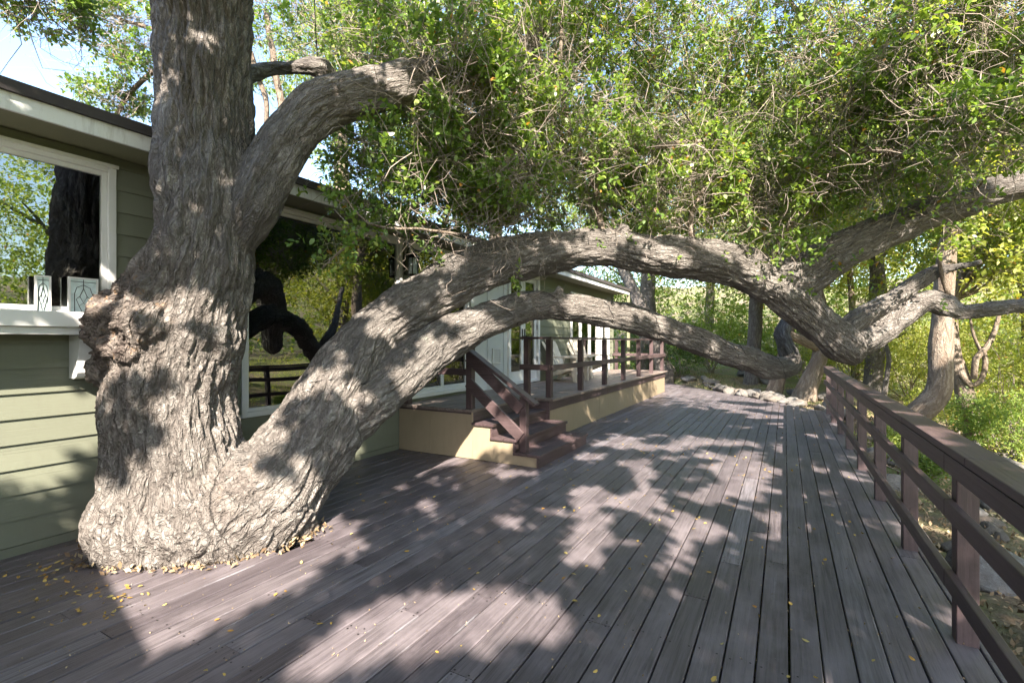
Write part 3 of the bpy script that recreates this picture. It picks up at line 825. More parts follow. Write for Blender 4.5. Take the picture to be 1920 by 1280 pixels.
# ------------------------------------------------------------------ the great oak: one continuous body of trunk and limbs
def spline(ctrl, step=0.05):
    """Catmull-Rom through rows of (x, y, z, r)"""
    c = np.asarray(ctrl, float)
    c = np.vstack([2 * c[0] - c[1], c, 2 * c[-1] - c[-2]])
    out = []
    for i in range(1, len(c) - 2):
        L = np.linalg.norm(c[i + 1, :3] - c[i, :3]); n = max(2, int(L / step))
        t = np.linspace(0, 1, n, endpoint=False)[:, None]
        p0, p1, p2, p3 = c[i - 1], c[i], c[i + 1], c[i + 2]
        out.append(0.5 * ((2 * p1) + (-p0 + p2) * t + (2 * p0 - 5 * p1 + 4 * p2 - p3) * t ** 2 + (-p0 + 3 * p1 - 3 * p2 + p3) * t ** 3))
    out.append(c[-2][None])
    o = np.vstack(out); o[:, 3] = np.maximum(o[:, 3], 0.004)
    return o

def px_limb(rows, fudge=1.0):
    """rows of (px, py, depth, width in px) measured in the photograph -> centre line with radii"""
    res = []
    for px, py, d, w in rows:
        u = (px - 960) / FPX
        res.append([*P(px, py, d), w * d / FPX / 2 * fudge / math.sqrt(math.sqrt(1 + u * u))])
    return np.array(res)

def frames(c):
    t = np.gradient(c[:, :3], axis=0); t /= np.linalg.norm(t, axis=1)[:, None]
    n = np.cross(t[0], [0.31, 0.87, 0.2]); n /= np.linalg.norm(n)
    N = [n]
    for i in range(1, len(c)):
        n = N[-1] - t[i] * np.dot(N[-1], t[i]); n /= np.linalg.norm(n); N.append(n)
    N = np.array(N); return t, N, np.cross(t, N)

def tube_arrays(c, n=28, wob=0.0, seed=0.0):
    t, N, Bv = frames(c)
    th = np.linspace(0, 2 * np.pi, n, endpoint=False)
    rad = c[:, 3][:, None] * np.ones(n)
    if wob:
        s = np.concatenate([[0], np.cumsum(np.linalg.norm(np.diff(c[:, :3], axis=0), axis=1))])
        pp = np.stack([np.cos(th)[None] * 1.2 + 0 * s[:, None], np.sin(th)[None] * 1.2 + 0 * s[:, None], s[:, None] * 1.6 + seed + 0 * th[None]], -1)
        rad = rad * (1 + wob * perlin(pp.reshape(-1, 3)).reshape(rad.shape))
    v = c[:, None, :3] + rad[..., None] * (np.cos(th)[None, :, None] * N[:, None] + np.sin(th)[None, :, None] * Bv[:, None])
    m = len(c); i = np.arange(m * n).reshape(m, n)
    q = np.stack([i[:-1], np.roll(i, -1, 1)[:-1], np.roll(i, -1, 1)[1:], i[1:]], -1).reshape(-1, 4)
    return v.reshape(-1, 3), q, i

def wood_mesh(name, limbs, voxel, amp, smooth_it=5, skip=(), trim={}, rust_fn=None, extra=None):
    """fuse closed tubes by voxel remesh, smooth the joints, then press bark ridges into the surface"""
    V = []; F = []; base = 0
    for k, c in enumerate(limbs):
        v, q, i = tube_arrays(c, 28, 0.16, k * 7.3)
        V.append(v); F += [tuple(int(a) + base for a in f) for f in q]
        F.append(tuple(int(a) + base for a in i[0][::-1])); F.append(tuple(int(a) + base for a in i[-1]))
        base += len(v)
    if extra:
        for v, fs in extra:
            V.append(v); F += [tuple(int(a) + base for a in f) for f in fs]; base += len(v)
    me = bpy.data.meshes.new(name + "_raw"); me.from_pydata(np.vstack(V).tolist(), [], F)
    o = bpy.data.objects.new(name + "_raw", me); COL.objects.link(o)
    m = o.modifiers.new("r", 'REMESH'); m.mode = 'VOXEL'; m.voxel_size = voxel
    m = o.modifiers.new("s", 'SMOOTH'); m.factor = 0.5; m.iterations = smooth_it
    dg = bpy.context.evaluated_depsgraph_get(); ev = o.evaluated_get(dg); em = ev.to_mesh()
    n = len(em.vertices); co = np.empty(n * 3, np.float32); em.vertices.foreach_get("co", co); co = co.reshape(-1, 3).astype(float)
    nr = np.empty(n * 3, np.float32); em.vertices.foreach_get("normal", nr); nr = nr.reshape(-1, 3).astype(float)
    lp = np.empty(len(em.loops), np.int32); em.loops.foreach_get("vertex_index", lp)
    ls = np.empty(len(em.polygons), np.int32); em.polygons.foreach_get("loop_start", ls)
    lt_ = np.empty(len(em.polygons), np.int32); em.polygons.foreach_get("loop_total", lt_)
    ev.to_mesh_clear(); bpy.data.objects.remove(o); bpy.data.meshes.remove(me)
    # bark coordinates: around and along the nearest limb; relief is blended where two limbs meet
    off = 0.0; best = np.full((n, 2), 1e9); D = np.zeros((n, 2)); rest = np.zeros((n, 3)); low3 = perlin(co * 2.6 + 11.0); mid3 = perlin(co * 6.0 + 21.0)
    for k, c in enumerate(limbs):
        t, N, Bv = frames(c)
        s = np.concatenate([[0], np.cumsum(np.linalg.norm(np.diff(c[:, :3], axis=0), axis=1))]) + off
        off = s[-1] + 3.7
        if k in skip: continue
        a0 = trim.get(k, 0.0); i0 = int(a0 * len(c))
        S = np.hstack([c, t, N, Bv, s[:, None]])[i0::2]
        cand = np.nonzero((np.abs(co - (c[:, :3].max(0) + c[:, :3].min(0)) / 2) < (c[:, :3].max(0) - c[:, :3].min(0)) / 2 + 1.2).all(1))[0]
        for a in range(0, len(cand), 20000):
            id_ = cand[a:a + 20000]; p = co[id_]
            d2 = ((p[:, None, :] - S[None, :, :3]) ** 2).sum(-1) / S[None, :, 3] ** 2
            jj = d2.argmin(1); m_ = np.sqrt(d2[np.arange(len(p)), jj]); Sj = S[jj]; dv = p - Sj[:, :3]
            rs_ = np.stack([(dv * Sj[:, 7:10]).sum(1), (dv * Sj[:, 10:13]).sum(1), (dv * Sj[:, 4:7]).sum(1) + Sj[:, 13]], 1)
            rm = float(np.median(c[:, 3])); hyp = np.hypot(rs_[:, 0], rs_[:, 1]) + 1e-6
            rs_[:, :2] *= np.clip(rm / hyp, 0.62, 1.6)[:, None]
            sel = m_ < best[id_, 1] + 0.0
            if not sel.any(): continue
            id_ = id_[sel]; rs_ = rs_[sel]; m_ = m_[sel]; rr_ = Sj[sel, 3]
            w = np.stack([perlin(rs_ * [7, 7, 2.5] + k_ * 5.3) for k_ in range(3)], 1) * [0.035, 0.035, 0.05]
            r1 = np.clip(np.abs(perlin((rs_ + w) * [14.5, 14.5, 2.3])) * 2.7, 0, 1)
            r2 = np.clip(np.abs(perlin((rs_ + w) * [29, 29, 6.5] + 5.1)) * 2.8, 0, 1)
            dd_ = np.clip(rr_ / 0.35, 0.45, 1.1) * (1.9 * r1 + 0.9 * r2 - 1.6)
            first = m_ < best[id_, 0]
            i1 = id_[first]; best[i1, 1] = best[i1, 0]; D[i1, 1] = D[i1, 0]; best[i1, 0] = m_[first]; D[i1, 0] = dd_[first]; rest[i1] = rs_[first]
            i2 = id_[~first]; best[i2, 1] = m_[~first]; D[i2, 1] = dd_[~first]
    wt = 0.5 + 0.5 * smooth(0, 0.30, best[:, 1] - best[:, 0])
    disp = amp * (wt * D[:, 0] + (1 - wt) * D[:, 1] + 1.2 * low3 + 0.8 * mid3)
    rust = np.zeros(n) if rust_fn is None else rust_fn(co, nr, rest)
    disp = disp + rust * (0.028 * perlin(co * 13) + 0.026 * np.abs(perlin(co * 27)) + 0.022 * perlin(co * 45 + 3))
    co = co + nr * disp[:, None]
    me = np_mesh(name, co, lp, ls, lt_, tone=rust, vec=rest, smooth_sh=True)
    return me

TRUNK = px_limb([(350, 1120, 3.95, 425), (348, 1062, 3.95, 395), (348, 1005, 3.94, 350), (335, 930, 3.92, 315), (328, 840, 3.90, 262), (324, 760, 3.9, 244), (327, 690, 3.9, 242),
                 (336, 620, 3.9, 258), (362, 545, 3.9, 232), (381, 480, 3.9, 212), (388, 400, 3.9, 196), (386, 300, 3.9, 182), (385, 150, 3.9, 180), (383, 0, 3.9, 190), (384, -150, 3.9, 200)], 0.90)
TRUNK = np.vstack([TRUNK, [TRUNK[-1, 0] + 0.1, TRUNK[-1, 1] - 0.15, 6.1, 0.36], [TRUNK[-1, 0] + 0.5, TRUNK[-1, 1] - 0.7, 7.3, 0.30]])
L2 = px_limb([(395, 1012, 3.95, 210), (474, 948, 3.96, 210), (538, 888, 4.05, 184), (594, 806, 4.22, 166), (640, 724, 4.4, 136), (686, 644, 4.6, 102), (743, 591, 4.8, 94), (805, 551, 4.98, 92), (870, 517, 5.12, 90),
              (950, 488, 5.3, 84), (1050, 470, 5.45, 72), (1150, 467, 5.6, 68), (1240, 480, 5.75, 80), (1330, 488, 5.85, 76), (1410, 512, 5.95, 82), (1478, 553, 6.0, 84),
              (1535, 605, 6.05, 70), (1590, 652, 6.1, 72), (1612, 672, 6.1, 40)])
L2b = px_limb([(1420, 525, 5.95, 70), (1500, 520, 5.95, 84), (1560, 482, 5.85, 76), (1640, 441, 5.75, 70), (1740, 400, 5.6, 66), (1830, 367, 5.5, 68), (1920, 345, 5.4, 62), (2060, 310, 5.2, 58), (2250, 240, 5.0, 50)])
L2c = px_limb([(1585, 652, 6.1, 60), (1640, 630, 6.1, 54), (1690, 593, 6.05, 48), (1735, 566, 6.0, 44), (1775, 574, 5.95, 48), (1800, 585, 5.9, 33), (1860, 580, 5.85, 34), (1930, 572, 5.8, 32), (2050, 556, 5.7, 28), (2200, 540, 5.6, 20)])
L2d = px_limb([(1572, 640, 6.12, 40), (1600, 605, 6.1, 40), (1660, 568, 6.05, 36), (1720, 530, 6.0, 33), (1755, 508, 5.95, 32), (1770, 505, 5.95, 21), (1805, 498, 5.9, 16), (1838, 490, 5.9, 7)])
L3 = px_limb([(630, 800, 4.3, 110), (690, 752, 4.42, 112), (738, 716, 4.55, 98), (800, 662, 4.8, 84), (860, 622, 5.05, 74), (935, 592, 5.35, 62), (1000, 575, 5.6, 54), (1080, 577, 5.85, 48), (1160, 592, 6.1, 49), (1240, 615, 6.35, 51),
              (1330, 648, 6.6, 50), (1400, 674, 6.8, 49), (1455, 689, 6.95, 46), (1486, 684, 7.05, 38), (1476, 655, 7.15, 34), (1466, 625, 7.3, 28), (1485, 590, 7.5, 22), (1530, 540, 7.7, 16), (1560, 470, 7.9, 10)])
L4 = px_limb([(440, 450, 3.92, 80), (474, 392, 3.9, 98), (505, 322, 3.92, 100), (548, 250, 4.0, 98), (610, 198, 4.1, 92), (690, 172, 4.25, 84), (770, 158, 4.45, 74), (840, 150, 4.75, 58), (930, 130, 5.3, 42), (1020, 60, 6.0, 28)])
L4b = px_limb([(770, 155, 4.4, 40), (795, 125, 4.38, 34), (800, 105, 4.36, 24)])
L5 = px_limb([(420, 150, 4.2, 50), (490, 133, 4.7, 24), (545, 128, 4.9, 22), (600, 130, 5.0, 34), (640, 160, 5.3, 26), (700, 140, 5.8, 18), (760, 60, 6.2, 12)])
ROOTA = px_limb([(330, 960, 3.7, 200), (250, 1030, 3.62, 120), (190, 1062, 3.6, 70), (150, 1075, 3.6, 26)])
ROOTB = px_limb([(420, 980, 3.75, 180), (470, 1050, 3.72, 120), (500, 1085, 3.72, 60)])
ROOTC = px_limb([(480, 945, 3.95, 190), (545, 985, 3.98, 110), (580, 1010, 4.0, 50)])
ROOTD = px_limb([(340, 1000, 3.80, 260), (420, 985, 3.80, 240), (495, 950, 3.88, 190), (550, 915, 4.0, 140)])
KNOT = px_limb([(1040, 580, 5.72, 26), (1046, 556, 5.7, 24), (1052, 538, 5.68, 12)])
KNOT2 = px_limb([(690, 770, 4.40, 40), (684, 752, 4.18, 44), (680, 750, 4.1, 26)])
KNOT3 = px_limb([(1150, 470, 5.6, 30), (1165, 440, 5.5, 26), (1172, 424, 5.45, 16)])
OAK = [KNOT, KNOT2, KNOT3, TRUNK, ROOTD, L2, L2b, L2c, L2d, L3, L4, L4b, L5, ROOTA, ROOTB, ROOTC]
OAKS = [spline(c) for c in OAK]
# burl: a knot of lumps on the flank of the trunk
burl_c = P(232, 605, 3.64)
extra = []
def ico(sub, center, r):
    bm = bmesh.new(); bmesh.ops.create_icosphere(bm, subdivisions=sub, radius=1.0)
    v = np.array([q_.co[:] for q_ in bm.verts]); f = [tuple(w_.index for w_ in fc.verts) for fc in bm.faces]; bm.free()
    return v * np.asarray(r) + center, f
for px, py, d, r in ((234, 602, 3.72, 0.22), (206, 578, 3.68, 0.12), (262, 560, 3.72, 0.18), (200, 625, 3.70, 0.12), (238, 655, 3.70, 0.20), (270, 600, 3.56, 0.20), (255, 650, 3.6, 0.18), (205, 690, 3.75, 0.14), (285, 555, 3.62, 0.17)):
    extra.append(ico(3, P(px, py, d), (r, r, r)))
spine_l = np.array([P(px, py, 3.85) for px, py in ((170, 700), (185, 760), (172, 850), (175, 920), (168, 990), (140, 1060))])
def oak_rust(co, nr, rest):
    d = np.linalg.norm(co - burl_c, axis=1)
    a = 1 - smooth(0.24, 0.52, d + 0.10 * perlin(co * 7))
    ds = np.min(np.linalg.norm(co[:, None] - spine_l[None], axis=2), axis=1)
    b = (1 - smooth(0.16, 0.36, ds + 0.07 * perlin(co * 8))) * 0.9
    c = (1 - smooth(0.04, 0.16, np.linalg.norm((co - P(478, 560, 3.75)) * [1, 1, 0.35], axis=1))) * 0.8
    e = (1 - smooth(0.1, 0.3, np.linalg.norm(co - P(420, 905, 3.5), axis=1) + 0.12 * perlin(co * 6))) * 0.45
    return np.clip(np.maximum(np.maximum(a, b), np.maximum(c, e)), 0, 1)
oak = empty("oak_tree", tuple(P(345, 1065, 3.8) * [1, 1, 0])); tag(oak, "huge gnarled oak with a burled trunk and two limbs arching low over the deck", "tree")
ooff = -Vector(oak.location)
def ob(name, me, mat):
    o = link(name, me, mat, oak); o.location = ooff; return o
trunk_me = wood_mesh("trunk", OAKS, 0.0120, 0.0165, 10, skip=(0, 1, 2, 4, 13, 14, 15), trim={5: 0.055}, rust_fn=oak_rust, extra=extra)
ob("trunk", trunk_me, M['bark'])
_tv = np.empty(len(trunk_me.vertices) * 3, np.float32); trunk_me.vertices.foreach_get("co", _tv); _tv = _tv.reshape(-1, 3)
_tv = _tv[np.abs(_tv[:, 2]) < 0.05]
def footprint(x0, x1):
    s = _tv[(_tv[:, 0] > x0) & (_tv[:, 0] < x1)]
    return (float(s[:, 1].min()), float(s[:, 1].max())) if len(s) > 3 else None
build_deck_boards(footprint)

# ------------------------------------------------------------------ foliage tools
def unit(v): return v / (np.linalg.norm(v, axis=-1, keepdims=True) + 1e-9)
GA = 2.39996
def sprig_leaves(p, axis, nl, L, ratio, twig, hexa=True, fold=0.12, r=rng):
    """nl leaves set spirally along a short twig at each point"""
    n = len(p); a = unit(axis)
    ref = unit(r.normal(size=(n, 3))); u = unit(np.cross(a, ref)); v = np.cross(a, u)
    k = np.arange(nl)[None, :]
    ph = k * GA + r.uniform(0, 6.28, (n, 1))
    rad = np.cos(ph)[..., None] * u[:, None] + np.sin(ph)[..., None] * v[:, None]
    base = p[:, None] + a[:, None] * (twig * (k / max(nl - 1, 1)))[..., None]
    spread = 0.55 + 0.45 * (1 - k / nl)
    dr = unit(a[:, None] * (1 - 0.5 * spread)[..., None] + rad * spread[..., None] + r.normal(0, 0.28, (n, nl, 3)))
    up = unit(np.array([0.12, -0.25, 1.0]) + r.normal(0, 0.45, (n, nl, 3)))
    sd = unit(np.cross(dr, up)); nm = np.cross(sd, dr)
    ln = L * r.uniform(0.65, 1.25, (n, nl, 1)); wd = ln * ratio * r.uniform(0.85, 1.15, (n, nl, 1))
    base = base.reshape(-1, 3); dr = dr.reshape(-1, 3); sd = sd.reshape(-1, 3); nm = nm.reshape(-1, 3); ln = ln.reshape(-1, 1); wd = wd.reshape(-1, 1)
    if hexa:
        pts = [base, base + dr * ln * 0.30 + sd * wd * 0.46 + nm * ln * fold, base + dr * ln * 0.72 + sd * wd * 0.40 + nm * ln * fold * 0.8, base + dr * ln,
               base + dr * ln * 0.72 - sd * wd * 0.40 + nm * ln * fold * 0.8, base + dr * ln * 0.30 - sd * wd * 0.46 + nm * ln * fold]
    else:
        pts = [base, base + dr * ln * 0.45 + sd * wd * 0.5 + nm * ln * fold, base + dr * ln, base + dr * ln * 0.45 - sd * wd * 0.5 + nm * ln * fold]
    V = np.stack(pts, 1)
    return V

def leaf_mesh(name, parts, tones):
    """parts: list of (n, k, 3) leaf outlines, tones: list of per-leaf values"""
    vs = []; loops = []; starts = []; tot = []; tn = []; vb = 0; lb = 0
    for V, t in zip(parts, tones):
        n, k, _ = V.shape
        vs.append(V.reshape(-1, 3)); loops.append(np.arange(n * k) + vb); starts.append(np.arange(n) * k + lb); tot.append(np.full(n, k)); tn.append(np.repeat(t, k))
        vb += n * k; lb += n * k
    return np_mesh(name, np.vstack(vs), np.concatenate(loops), np.concatenate(starts), np.concatenate(tot), tone=np.concatenate(tn))

def leaf_tone(p, r=rng, mid=0.45, sd=0.2, brown=0.015):
    t = mid + sd * r.normal(size=len(p)) + 0.35 * perlin(p * 0.8 + 3.0)
    t = np.clip(t, 0, 0.93)
    return np.where(r.random(len(p)) < brown, 1.0, t)

def blob(center, radii, n, ns=0.55, thr=-0.08, shell=0.35, r=rng):
    """n points in an ellipsoid, thinned by noise into clumps and gaps"""
    got = []; c = 0
    for _ in range(12):
        m = int(n * 2.2)
        d = unit(r.normal(size=(m, 3))); q_ = (r.random((m, 1)) ** shell) * d
        p = np.asarray(center) + q_ * np.asarray(radii)
        p = p[perlin(p / ns + 17.0) > thr]
        got.append(p); c += len(p)
        if c >= n: break
    return np.vstack(got)[:n]

def tube_batch(Pt, Rt, sides=3):
    """Pt (n, k, 3), Rt (n, k) -> many thin tubes as arrays"""
    n, k, _ = Pt.shape
    t = np.gradient(Pt, axis=1); t = unit(t)
    a = unit(np.cross(t, np.array([0.37, 0.51, 0.77]))); b = np.cross(t, a)
    th = np.arange(sides) * 2 * np.pi / sides
    V = Pt[:, :, None] + Rt[:, :, None, None] * (np.cos(th)[None, None, :, None] * a[:, :, None] + np.sin(th)[None, None, :, None] * b[:, :, None])
    i = np.arange(n * k * sides).reshape(n, k, sides); j = np.roll(i, -1, 2)
    q_ = np.stack([i[:, :-1], j[:, :-1], j[:, 1:], i[:, 1:]], -1).reshape(-1, 4)
    return V.reshape(-1, 3), q_

def twig_curves(p, d, L, k=4, bend=0.35, droop=0.0, r=rng):
    n = len(p); pts = [p]; dd = unit(d); L = np.asarray(L).reshape(-1, 1)
    for _ in range(k - 1):
        dd = unit(dd + r.normal(0, bend, (n, 3)) + np.array([0, 0, -droop])); pts.append(pts[-1] + dd * L / (k - 1))
    return np.stack(pts, 1)

def tubes_mesh(name, items, sides=3):
    vs = []; fs = []; b = 0
    for Pt, Rt in items:
        v, q_ = tube_batch(Pt, Rt, sides); vs.append(v); fs.append(q_ + b); b += len(v)
    v = np.vstack(vs); f = np.vstack(fs)
    return np_mesh(name, v, f.ravel(), np.arange(len(f)) * 4, np.full(len(f), 4), smooth_sh=True)

# ------------------------------------------------------------------ oak crown in view
CROWN = [  # px, py, depth, radii, sprigs
    (770, 320, 4.9, (0.85, 0.85, 0.62), 900), (860, 180, 5.4, (1.1, 1.2, 0.9), 1300), (690, 60, 5.6, (0.9, 1.1, 0.6), 520),
    (1040, 290, 5.7, (1.1, 1.1, 0.85), 1500), (1060, 80, 6.0, (1.4, 1.4, 0.95), 1700), (1230, 340, 6.0, (1.05, 1.05, 0.66), 1400),
    (1330, 150, 6.2, (1.5, 1.5, 1.0), 1700), (1440, 360, 5.9, (0.85, 0.85, 0.55), 900), (1600, 210, 5.4, (1.35, 1.25, 0.85), 1500),
    (1770, 110, 4.7, (1.2, 1.1, 0.7), 1200), (1860, 230, 4.1, (0.65, 0.65, 0.36), 420), (1660, 350, 5.6, (0.8, 0.8, 0.35), 380),
    (900, 390, 5.2, (0.55, 0.6, 0.28), 330), (1900, 20, 4.4, (0.9, 0.9, 0.6), 600), (880, 165, 4.4, (0.40, 0.4, 0.42), 420), (840, 90, 4.3, (0.3, 0.3, 0.2), 150), (960, 330, 5.0, (0.6, 0.6, 0.5), 450),
    (560, 60, 7.5, (1.4, 1.5, 1.1), 600), (240, 60, 7.0, (0.45, 0.6, 0.75), 420), (210, 190, 7.2, (0.5, 0.5, 0.32), 240), (60, 0, 4.6, (0.50, 0.5, 0.20), 260), (470, -10, 7.5, (1.2, 1.2, 0.6), 300),
    (1250, -120, 6.0, (3.0, 2.4, 0.7), 1500), (800, -120, 6.0, (2.0, 2.0, 0.6), 700), (1700, -120, 5.2, (2.0, 1.8, 0.6), 900)]
pp = []; ax = []
for px, py, d, rad, n in CROWN:
    c = P(px, py, d); q_ = blob(c, rad, int(n * (0.74 if px > 1290 and py < 260 else 0.95)), 0.36, 0.03, 0.45)
    pp.append(q_); ax.append(unit(unit(q_ - c) * 0.6 + rng.normal(0, 0.6, q_.shape) + [0, 0, 0.1]))
# loose sprays hanging from the edges of the crown
for px, py, d, n, s in ((600, 505, 4.2, 5, 0.05), (635, 455, 4.25, 14, 0.10), (690, 440, 4.3, 10, 0.08), (655, 395, 4.3, 26, 0.16), (720, 400, 4.5, 20, 0.15), (825, 500, 4.85, 3, 0.03), (810, 470, 4.8, 3, 0.03), (970, 525, 4.9, 4, 0.06),
                     (1490, 470, 5.5, 16, 0.14), (1440, 440, 5.5, 24, 0.2), (1530, 440, 5.6, 14, 0.15), (1190, 430, 5.6, 20, 0.2), (1860, 300, 4.3, 18, 0.2), (1780, 430, 5.4, 20, 0.25), (1620, 520, 5.8, 12, 0.2)):
    c = P(px, py, d); q_ = c + rng.normal(0, s, (n, 3)); pp.append(q_); ax.append(unit(rng.normal(size=q_.shape)))
pp = np.vstack(pp); ax = np.vstack(ax)
V = sprig_leaves(pp, ax, 8, 0.056, 0.60, 0.13, True)
crown = ob("crown", leaf_mesh("crown", [V], [leaf_tone(V[:, 0], mid=0.42, sd=0.22, brown=0.012)]), M['leaf'])
tag(crown, kind="stuff")
# twigs: every second sprig has its stem, and a tangle of bare grey twigs runs through the crown
sel = rng.random(len(pp)) < 0.5
st1 = twig_curves(pp[sel] - ax[sel] * 0.22, ax[sel], np.full(sel.sum(), 0.33), 4, 0.25)
items = [(st1, np.tile([0.0028, 0.0022, 0.0016, 0.001], (len(st1), 1)))]
bare = []
for px, py, d, rad, n in CROWN:
    m = int(n * (0.2 if d < 4.5 and px < 1000 else 0.6)); c = P(px, py, d); q_ = blob(c, np.array(rad) * 1.02, m, 0.5, -0.3, 0.4)
    bare.append(q_)
bare = np.vstack(bare); dd = unit(rng.normal(size=bare.shape) + [0, 0, 0.25])
bt = twig_curves(bare, dd, rng.uniform(0.25, 0.85, len(bare)), 5, 0.42)
items.append((bt, np.tile([0.0046, 0.0038, 0.003, 0.0022, 0.0012], (len(bt), 1)) * rng.uniform(0.6, 1.3, (len(bt), 1))))
# curly dead twigs spilling over the first arch of the limb
for px, py, d, n, s in ((930, 440, 4.95, 70, 0.16), (1010, 425, 5.15, 40, 0.15), (860, 455, 4.85, 26, 0.12), (990, 560, 5.0, 10, 0.08), (1290, 420, 5.6, 46, 0.2), (1170, 420, 5.4, 40, 0.2), (1430, 450, 5.6, 40, 0.2), (760, 420, 4.5, 30, 0.16), (1700, 330, 5.3, 40, 0.25)):
    q_ = P(px, py, d) + rng.normal(0, s, (n, 3)); dr = unit(rng.normal(size=q_.shape) + [0.1, -0.3, 0.1])
    bt = twig_curves(q_, dr, rng.uniform(0.2, 0.5, n), 7, 0.5)
    items.append((bt[:, ::1], np.tile(np.linspace(0.0036, 0.0012, 7), (n, 1))))
tw = ob("twigs", tubes_mesh("twigs", items), M['twig']); tag(tw, kind="stuff")
# grey secondary branches that show between the leaves, each its own part
BR = [[(1130, 440, 5.5, 13), (1110, 335, 5.5, 11), (1062, 230, 5.5, 10), (1050, 120, 5.5, 8), (1056, 0, 5.6, 7)],
      [(1548, 292, 5.2, 12), (1620, 281, 5.1, 15), (1700, 292, 5.0, 17), (1760, 288, 4.9, 16), (1850, 258, 4.8, 14), (1930, 232, 4.7, 12)],
      [(1090, 300, 5.4, 9), (1180, 283, 5.4, 11), (1260, 272, 5.5, 12), (1325, 262, 5.6, 7)],
      [(1300, 470, 5.8, 14), (1296, 400, 5.8, 9), (1330, 330, 5.9, 8), (1350, 200, 6.0, 7), (1380, 60, 6.1, 6)],
      [(1440, 500, 5.9, 16), (1480, 420, 5.8, 11), (1540, 340, 5.6, 10), (1590, 300, 5.4, 8), (1640, 150, 5.3, 7), (1680, 0, 5.2, 6)],
      [(1480, 0, 5.8, 8), (1530, 60, 5.8, 11), (1580, 110, 5.7, 13), (1600, 160, 5.6, 9), (1590, 260, 5.6, 6)],
      [(880, 440, 5.1, 10), (890, 380, 5.1, 7), (880, 320, 5.1, 6), (900, 200, 5.2, 5)],
      [(640, 360, 4.2, 4), (690, 420, 4.3, 5), (780, 430, 4.5, 5), (860, 440, 4.8, 6)],
      [(603, 505, 4.2, 3), (640, 470, 4.25, 4), (690, 440, 4.3, 5)],
      [(1780, 560, 5.9, 10), (1760, 480, 5.8, 7), (1800, 400, 5.6, 6), (1850, 330, 5.2, 5)],
      [(215, 220, 7.2, 6), (240, 180, 7.2, 9), (280, 140, 7.1, 10), (330, 120, 6.9, 12)], [(300, 60, 7.0, 8), (240, 40, 7.0, 7), (190, 20, 7.0, 4)],
      [(500, 20, 7.4, 10), (520, 160, 7.3, 14), (540, 260, 7.3, 16), (550, 330, 7.3, 18)], [(490, 300, 7.2, 8), (500, 200, 7.2, 10), (470, 100, 7.2, 12)]]
for rows in BR:
    c = spline(px_limb(rows), 0.12)
    c[:, :3] += 0.02 * np.stack([perlin(c[:, :3] * 3 + k * 9.1) for k in range(3)], 1)
    v, q_, i = tube_arrays(c, 7, 0.15)
    ob("branch", np_mesh("branch", v, q_.ravel(), np.arange(len(q_)) * 4, np.full(len(q_), 4), smooth_sh=True, vec=v, tone=np.zeros(len(v))), M['bark_bg'])

# ------------------------------------------------------------------ unseen leaf layer added over and behind the viewer, shaped to dapple the deck
def in_poly(x, y, poly):
    ins = np.zeros(len(x), bool); n = len(poly)
    for i in range(n):
        x0, y0 = poly[i]; x1, y1 = poly[(i + 1) % n]
        c = ((y0 > y) != (y1 > y)) & (x < (x1 - x0) * (y - y0) / (y1 - y0 + 1e-12) + x0); ins ^= c
    return ins
def deck_poly(pts): return [tuple(G(a, b)[:2]) for a, b in pts]
PATCH_ROUND = deck_poly([(530, 1290), (580, 1205), (680, 1130), (800, 1088), (960, 1085), (1060, 1120), (1140, 1178), (1010, 1200), (900, 1225), (760, 1240), (640, 1275)])
PATCH_TRI = deck_poly([(120, 1060), (230, 1140), (300, 1245), (420, 1170), (560, 1105), (700, 1015), (660, 975), (590, 960), (300, 980)])
PATCH_MID = deck_poly([(1040, 1010), (1120, 1060), (1200, 1100), (1180, 1040), (1290, 1080), (1330, 1010), (1470, 1010), (1475, 830), (1300, 850), (1160, 860), (1020, 900), (1090, 960)])
PATCH_FAR = deck_poly([(1150, 800), (1050, 870), (1330, 830), (1470, 790), (1480, 740), (1380, 730), (1260, 740)])
PATCH_STEP = deck_poly([(640, 930), (780, 980), (900, 920), (1000, 880), (760, 850), (690, 880)])
def light_share(x, y):
    f = np.full(x.shape, 0.36)
    f = np.where(y > 7.2, 0.6, f)
    f = np.where(y > 8.2, 0.86, f)
    f = np.where((x > -5.2) & (x < -3.0) & (y > 5.1) & (y < 6.8), 0.62, f)
    f = np.where((x < -6.3) & (y > 7), 0.72, f)
    f = np.where((x > -2.65) & (y < 3.1), 0.01, f)
    f = np.where((x > -1.2) & (y < 4.1), 0.05, f)
    f = np.where((x < -5.3) & (y > 4.2) & (y < 7.0), 0.08, f)
    f = np.where((x < -2.65) & (y > 1.2) & (y < 3.2), 0.84, f)
    f = np.where((x < -3.6) & (y > 2.4) & (y < 4.3) & (x > -5.4), 0.84, f)
    f = np.where((x > 0.10) & (y < 13), 0.14, f)
    f = np.where(in_poly(x, y, PATCH_TRI), 0.96, f)
    f = np.where(in_poly(x, y, PATCH_MID), 0.66, f)
    f = np.where(in_poly(x, y, PATCH_FAR), 0.78, f)
    f = np.where(in_poly(x, y, PATCH_STEP), 0.58, f)
    f = np.where(in_poly(x, y, PATCH_ROUND), 0.985, f)
    return f
def is_lit(x, y):
    f = light_share(x, y)
    thr = np.interp(f, [0, .05, .1, .25, .4, .5, .6, .75, .9, 1], [2, .42, .32, .17, .06, 0, -.06, -.17, -.33, -2])
    nz = perlin(np.stack([x / 0.42, y / 0.52, x * 0 + 0.5], 1)) * 0.75 + perlin(np.stack([x / 0.17, y / 0.2, x * 0 + 7.5], 1)) * 0.4
    return nz > thr
n = 84000
sx = rng.uniform(-8.0, 3.2, n); sy = rng.uniform(-0.4, 14.0, n)
keep = ~is_lit(sx, sy)  # leaves left out wherever sun is meant to come through
sx = sx[keep]; sy = sy[keep]
